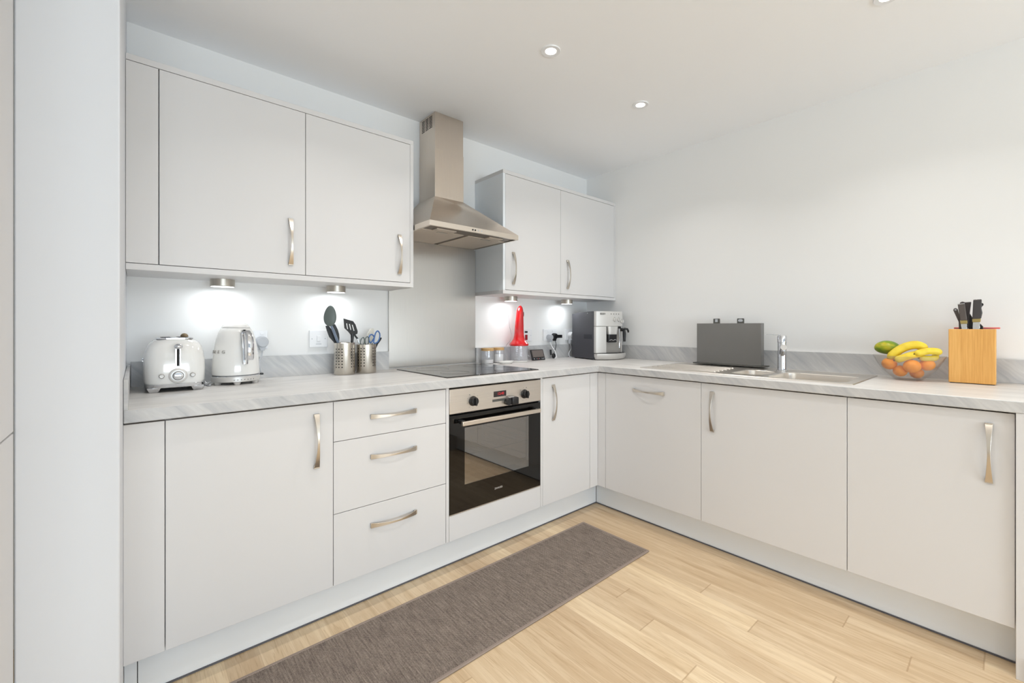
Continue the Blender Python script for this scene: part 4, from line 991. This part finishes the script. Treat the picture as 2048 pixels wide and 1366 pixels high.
# ------------------------------------------------------------------ chopping board set on the drainer
t = thing('board_holder', 'dark grey upright chopping-board holder standing on the sink drainer', 'board holder', (-0.1, -1.213, zt + 0.005))
zz = zt + 0.0052
m = M(); m.box(-0.148, -0.056, -1.427, -1.006, zz, zz + 0.007); m.build('base', DGREY2, t, bevel=0.002)
m = M(); m.box(-0.124, -0.120, -1.405, -1.021, zz + 0.007, 1.157); m.box(-0.084, -0.080, -1.405, -1.021, zz + 0.007, 1.157)
m.box(-0.120, -0.084, -1.405, -1.399, zz + 0.007, 1.157); m.box(-0.120, -0.084, -1.027, -1.021, zz + 0.007, 1.157); m.build('case', DGREY, t, bevel=0.001)
def board(x, yc, lab, icon):
    t = thing('chopping_board', lab, 'chopping board', (x, -1.213, zz + 0.008))
    m = M(); ys_ = [(-1.397, zz + 0.008), (-1.397, 1.150), (yc - 0.020, 1.150), (yc - 0.020, 1.183), (yc - 0.017, 1.186), (yc + 0.017, 1.186), (yc + 0.020, 1.183), (yc + 0.020, 1.150), (-1.029, 1.150), (-1.029, zz + 0.008)]
    m.prism(ys_, 0, x - 0.003, x + 0.003); m.build('board', DGREY2, t, bevel=0.0008)
    m = M()
    if icon == 0: m.box(x - 0.0036, x - 0.003, yc - 0.008, yc + 0.008, 1.165, 1.182)
    else: m.prism([(yc - 0.013, 1.168), (yc - 0.006, 1.166), (yc + 0.006, 1.166), (yc + 0.014, 1.170), (yc + 0.012, 1.178), (yc + 0.004, 1.182), (yc - 0.006, 1.182), (yc - 0.013, 1.177)], 0, x - 0.0036, x - 0.003)
    m.build('tab_icon', GREYP, t)
board(-0.112, -1.143, 'grey chopping board in the holder, square icon on its tab', 0)
board(-0.100, -1.282, 'grey chopping board in the holder, rounded icon on its tab', 1)

# ------------------------------------------------------------------ fruit bowl
bx, by = -0.172, -2.050
t = thing('fruit_bowl', 'smoky clear glass bowl of fruit between sink and knife block', 'bowl', (bx, by, ZW))
m = M(); m.lathe([(0.040, 0.0004), (0.046, 0.002), (0.068, 0.018), (0.092, 0.044), (0.112, 0.076), (0.1285, 0.110), (0.1265, 0.1105), (0.110, 0.077), (0.090, 0.046), (0.066, 0.021), (0.044, 0.006), (0.001, 0.005)], (bx, by, ZW), 64, True, False); m.build('glass_body', BOWLG, t)
def orange(x, y, z, r, lab):
    t = thing('orange', lab, 'fruit', (x, y, z - r), group='oranges in the glass bowl')
    m = M(); m.sphere((x, y, z), r, 1, 1, 0.93); m.build('peel', ORA, t)
    m = M(); m.cyl((x + 0.003, y, z + r * 0.93 - 0.0006), 0.003, 0.0015, seg=10); m.build('stalk', STEM, t)
orange(-0.205, -1.988, 0.968, 0.0285, 'orange seen through the glass bowl below the mango')
orange(-0.202, -2.026, 0.937, 0.0265, 'lowest left orange in the glass bowl')
orange(-0.222, -2.069, 0.962, 0.0315, 'largest orange, front centre of the glass bowl')
orange(-0.186, -2.115, 0.970, 0.0280, 'orange at the right side of the glass bowl under a banana')
orange(-0.160, -2.078, 0.9285, 0.0255, 'orange at the very bottom of the glass bowl, right of centre')
t = thing('mango', 'green mango with yellow blush at the left of the bowl', 'fruit', (-0.158, -1.970, 1.0))
m = M(); m.sphere((0, 0, 0), 0.050, 0.72, 1.0, 0.64, 36, 22)
for v in m.bm.verts: v.co.z += 0.004 * math.cos(v.co.y * 30); v.co.x *= 1 - 1.2 * v.co.y
m.xf(Matrix.Translation((-0.155, -1.974, 1.036)) @ Matrix.Rotation(math.radians(4), 4, 'X')); m.build('skin', MANG, t)
def banana(pts, r, lab, mt=BAN, org=None):
    P = [Vector(p) for p in pts]; Q = []
    for i in range(len(P) - 1):
        p0, p1, p2, p3 = P[max(i - 1, 0)], P[i], P[i + 1], P[min(i + 2, len(P) - 1)]
        for j in range(5):
            u = j / 5; Q.append(0.5 * ((2 * p1) + (-p0 + p2) * u + (2 * p0 - 5 * p1 + 4 * p2 - p3) * u * u + (-p0 + 3 * p1 - 3 * p2 + p3) * u ** 3))
    Q.append(P[-1]); n = len(Q)
    rad = [r * min(1.0, 0.45 + 1.9 * min(i, n - 1 - i) / (n - 1) * 2.2) for i in range(n)]
    rad = [min(r, x) for x in rad]; rad[0] = r * 0.28; rad[-1] = r * 0.42
    c_ = Q[n // 2]
    t = thing('banana', lab, 'fruit', (c_.x, c_.y, c_.z - r), group='bananas on the glass bowl')
    m = M(); m.tube(Q, rad, 10, 1.0, up=(1, 0, 0)); o = m.build('skin', mt, t)
    s_ = o.modifiers.new('soft', 'SUBSURF'); s_.levels = s_.render_levels = 1
    m = M(); d_ = (Q[0] - Q[1]).normalized(); m.tube([Q[0] - d_ * 0.001, Q[0] + d_ * 0.005], [r * 0.28, r * 0.2], 8); m.build('tip', STEM, t)
banana([(-0.215, -1.986, 0.990), (-0.212, -2.003, 1.011), (-0.205, -2.027, 1.035), (-0.198, -2.052, 1.050), (-0.190, -2.078, 1.056), (-0.182, -2.098, 1.048), (-0.176, -2.112, 1.030)], 0.0195, 'topmost banana arching over the middle of the bowl')
banana([(-0.236, -2.012, 0.986), (-0.236, -2.033, 0.995), (-0.229, -2.058, 1.007), (-0.215, -2.082, 1.015), (-0.195, -2.105, 1.015)], 0.0165, 'lower banana pointing left, below the topmost one')
banana([(-0.232, -2.078, 1.017), (-0.222, -2.098, 1.024), (-0.205, -2.122, 1.031), (-0.185, -2.145, 1.030), (-0.165, -2.155, 1.022)], 0.0155, 'short banana at the right above the bowl rim', BAN)
banana([(-0.215, -2.092, 1.000), (-0.205, -2.112, 0.9985), (-0.185, -2.135, 0.9985), (-0.160, -2.140, 1.004), (-0.135, -2.135, 1.012)], 0.0135, 'banana inside the bowl at the right, seen through the glass', BANG)

# ------------------------------------------------------------------ knife block
t = thing('knife_block', 'bamboo knife block at the right end of the worktop', 'knife block', (-0.125, -2.252, ZW))
kx0, kx1, ky0, ky1, kh = -0.170, -0.080, -2.322, -2.182, 0.230
m = M(); w_ = 0.010
m.slab([kx0, kx0 + w_, kx1 - w_, kx1], [ky0, ky0 + w_, ky1 - w_, ky1], lambda i, j: not (i == 1 and j == 1), ZW + 0.003, ZW + kh, lambda i, j: 0, 0, 0); m.build('body', BAMBOO, t, bevel=0.002)
m = M(); m.box(kx0 + 0.004, kx1 - 0.004, ky0 + 0.004, ky1 - 0.004, ZW + 0.0003, ZW + 0.003); m.build('foot_pad', HANDB, t)
m = M(); m.box(kx0 + w_, kx1 - w_, ky0 + w_, ky1 - w_, ZW + 0.01, ZW + 0.19); m.build('bristle_insert', DARKIN, t)
m = M(); m.box(-0.100, -0.066, ky0 - 0.011, ky1 - 0.012, ZW + kh + 0.0005, ZW + kh + 0.0075); m.build('insert_rim', PINK, t, bevel=0.002, label='coral pink rim at the back of the block')
zi = ZW + 0.191
def knife(name, poly, x, th, lab, collar=None, neck=None, mt=HANDLE, cat='knife', bl=None, cap=None, hole=None):
    ys2 = [p[0] for p in poly]; t = thing(name, lab, cat, (x, sum(ys2) / len(ys2), zi))
    m = M(); m.prism(poly, 0, x - th / 2, x + th / 2); h_ = m.build('handle', mt, t, bevel=min(0.003, th * 0.2), seg=3)
    if collar: m = M(); m.prism(collar, 0, x - th / 2 - 0.0006, x + th / 2 + 0.0006); m.build('collar', BRASS, t, bevel=0.001, label='brassy collar')
    if neck:
        m = M(); m.prism(neck, 0, x - th / 2 + 0.002, x + th / 2 - 0.002); a_ = [p[0] for p in neck]; m.prism([(min(a_) + 0.001, zi), (max(a_) - 0.001, zi), (max(a_) - 0.001, neck[-1][1]), (min(a_) + 0.001, neck[-1][1])], 0, x - 0.001, x + 0.001); m.build('blade', CHROME, t, bevel=0.0006)
    elif bl: m = M(); m.prism(bl, 0, x - 0.001, x + 0.001); m.build('blade', CHROME, t)
    if cap: m = M(); m.prism(cap, 0, x - th / 2 - 0.0003, x + th / 2 + 0.0003); m.build('end_cap', CHROME, t, bevel=0.0008)
    if hole:
        m = M(); m.cyl((x - th / 2 + 0.0002, hole[0], hole[1]), 0.0034, 0.0008, 'x', 16); m.build('hanging_hole', GREYP, t)
knife('knife', [(-2.209, 1.232), (-2.231, 1.235), (-2.2385, 1.164), (-2.217, 1.163)], -0.145, 0.016, 'grey-handled knife leaning left at the front of the block',
      [(-2.2165, 1.163), (-2.2385, 1.164), (-2.2385, 1.150), (-2.218, 1.149)], [(-2.219, 1.149), (-2.2375, 1.150), (-2.238, 1.120), (-2.222, 1.120)], cap=[(-2.2085, 1.2315), (-2.2305, 1.2345), (-2.2305, 1.237), (-2.2085, 1.2345)])
knife('knife', [(-2.256, 1.250), (-2.281, 1.251), (-2.280, 1.214), (-2.283, 1.195), (-2.279, 1.171), (-2.253, 1.168), (-2.254, 1.199)], -0.142, 0.018, 'tallest dark-handled knife, right of the gap in the block',
      [(-2.2525, 1.169), (-2.2785, 1.1705), (-2.277, 1.157), (-2.254, 1.156)], [(-2.255, 1.156), (-2.276, 1.157), (-2.2755, 1.120), (-2.254, 1.120)], mt=mat('knife_handle_dark', (62, 58, 58), 0.4), cap=[(-2.256, 1.2495), (-2.281, 1.2505), (-2.281, 1.253), (-2.256, 1.252)])
knife('knife', [(-2.213, 1.240), (-2.222, 1.246), (-2.230, 1.242), (-2.249, 1.243), (-2.243, 1.180), (-2.241, 1.130), (-2.233, 1.130), (-2.229, 1.200)], -0.118, 0.014, 'dark curved-handle knife behind the front left one', mt=mat('knife_handle_brown', (58, 50, 50), 0.45), bl=[(-2.232, zi), (-2.241, zi), (-2.240, 1.135), (-2.234, 1.135)])
knife('kitchen_scissors', [(-2.193, 1.209), (-2.195, 1.216), (-2.201, 1.2185), (-2.207, 1.214), (-2.213, 1.185), (-2.219, 1.125), (-2.211, 1.125), (-2.210, 1.158), (-2.202, 1.182)], -0.115, 0.008, 'slim grey utensil handle with a hanging hole, far left in the block', cat='utensil', bl=[(-2.212, zi), (-2.218, zi), (-2.218, 1.128), (-2.212, 1.128)], hole=(-2.2005, 1.2105))
knife('knife', [(-2.243, 1.196), (-2.2535, 1.172), (-2.253, 1.125), (-2.241, 1.125), (-2.238, 1.150)], -0.100, 0.012, 'short black knife handle between the two tall handles', mt=HANDB, bl=[(-2.243, zi), (-2.251, zi), (-2.251, 1.127), (-2.243, 1.127)])
t = thing('knife_sharpener', 'black handle hidden behind the tallest knife, its hook showing at the right', 'utensil', (-0.112, -2.276, zi))
m = M(); m.prism([(-2.266, 1.235), (-2.281, 1.238), (-2.2855, 1.233), (-2.2855, 1.228), (-2.281, 1.223), (-2.2735, 1.200), (-2.272, 1.155), (-2.284, 1.138), (-2.284, zi), (-2.266, zi)], 0, -0.118, -0.108); m.build('handle', HANDB, t, bevel=0.002)

# ------------------------------------------------------------------ floor mat
t = thing('floor_runner', 'long dark grey-brown woven runner mat on the oak floor', 'mat', (-1.86, -0.91, 0))
ax0, ax1, ay0, ay1 = -2.80, -0.838, -1.135, -0.694
m = M(); m.box(ax0 + 0.008, ax1 - 0.008, ay0 + 0.008, ay1 - 0.008, 0.0005, 0.0055); m.build('woven_field', WOVEN, t, smooth=False)
m = M(); m.slab([ax0, ax0 + 0.012, ax1 - 0.012, ax1], [ay0, ay0 + 0.012, ay1 - 0.012, ay1], lambda i, j: not (i == 1 and j == 1), 0.0004, 0.0068, lambda i, j: 0, 0, 0); m.build('binding', MATTRIM, t, bevel=0.0025, label='paler grey-brown bound edge')

# ------------------------------------------------------------------ tall unit at far left, edge-on
t = thing('tall_cabinet', 'tall white cabinet seen edge-on at the far left edge of the picture', 'cabinet', (-3.25, -1.3, 0))
m = M(); m.box(-3.56, -2.966, -1.42, -0.9655, 0.1, HC - 0.02); m.build('carcass', CAB, t, smooth=False)
for z0, z1 in ((0.15, 0.915), (0.919, 2.3)):
    m = M(); m.box(-2.9655, -2.9475, -1.417, -0.967, z0, z1); m.build('door', CAB, t, bevel=0.001)

# groups for repeated kinds
GRP = {'base_cabinet': 'white handled base cabinets', 'wall_cabinet': 'white wall cabinets', 'plinth': 'white plinth boards', 'upstand': 'marble-effect upstands',
       'wall_socket': 'white wall sockets', 'power_plug': 'plugs in the wall sockets', 'electric_cable': 'thin cables on the worktop', 'utensil_pot': 'perforated steel utensil pots',
       'scissors': 'scissors in the utensil pot', 'storage_jar': 'glass jars with wooden lids', 'chopping_board': 'chopping boards in the holder', 'knife': 'knives in the bamboo block'}
for o in list(S.objects):
    if o.parent is None and 'category' in o and 'group' not in o:
        k_ = o.name.split('.')[0]
        if k_ in GRP: o['group'] = GRP[k_]

# ------------------------------------------------------------------ daylight, added fill lamps, world, camera
w = bpy.data.worlds.new('sky'); S.world = w; w.use_nodes = True
w.node_tree.nodes['Background'].inputs[0].default_value = (0.80, 0.88, 1.0, 1); w.node_tree.nodes['Background'].inputs[1].default_value = 1.0
light('window_daylight', 'AREA', (-2.5, -6.75, 1.3), 25, (0.80, 0.92, 1.0), 3.5, (math.radians(90), 0, 0), 1.8, 'RECTANGLE')
light('ceiling_uplight_fill', 'AREA', (-2.5, -6.95, 0.75), 740, (0.84, 0.93, 1.0), 3.5, (math.radians(135), 0, 0), 1.2, 'RECTANGLE')  # added unseen uplight that brightens the ceiling
light('left_daylight_fill', 'AREA', (-5.05, -3.7, 1.3), 45, (0.80, 0.92, 1.0), 3.0, (0, math.radians(-90), 0), 2.0, 'RECTANGLE')  # added fill standing in for daylight from the left; no opening behind it

cam = bpy.data.cameras.new('camera'); co = bpy.data.objects.new('camera', cam); C.objects.link(co); S.camera = co
f, yaw, px, py = 871.887, 0.0484, 1064.17, 652.70
cam.sensor_width = 36; cam.lens = f / 2048 * 36; cam.shift_x = (1024 - px) / 2048; cam.shift_y = -(683 - py) / 2048
cam.clip_start = 0.02
co.location = (-2.7574, -2.3669, 1.1386); co.rotation_euler = (PI / 2, 0, math.radians(45) + yaw - PI / 2)

S.view_settings.view_transform = 'Standard'; S.view_settings.look = 'None'; S.view_settings.gamma = 1; S.view_settings.use_curve_mapping = False
S.view_settings.exposure = -1.61
S.cycles.max_bounces = 10; S.cycles.diffuse_bounces = 6; S.cycles.glossy_bounces = 5; S.cycles.transparent_max_bounces = 12
S.cycles.sample_clamp_indirect = 6; S.cycles.use_denoising = True
S.cycles.caustics_reflective = False; S.cycles.caustics_refractive = False
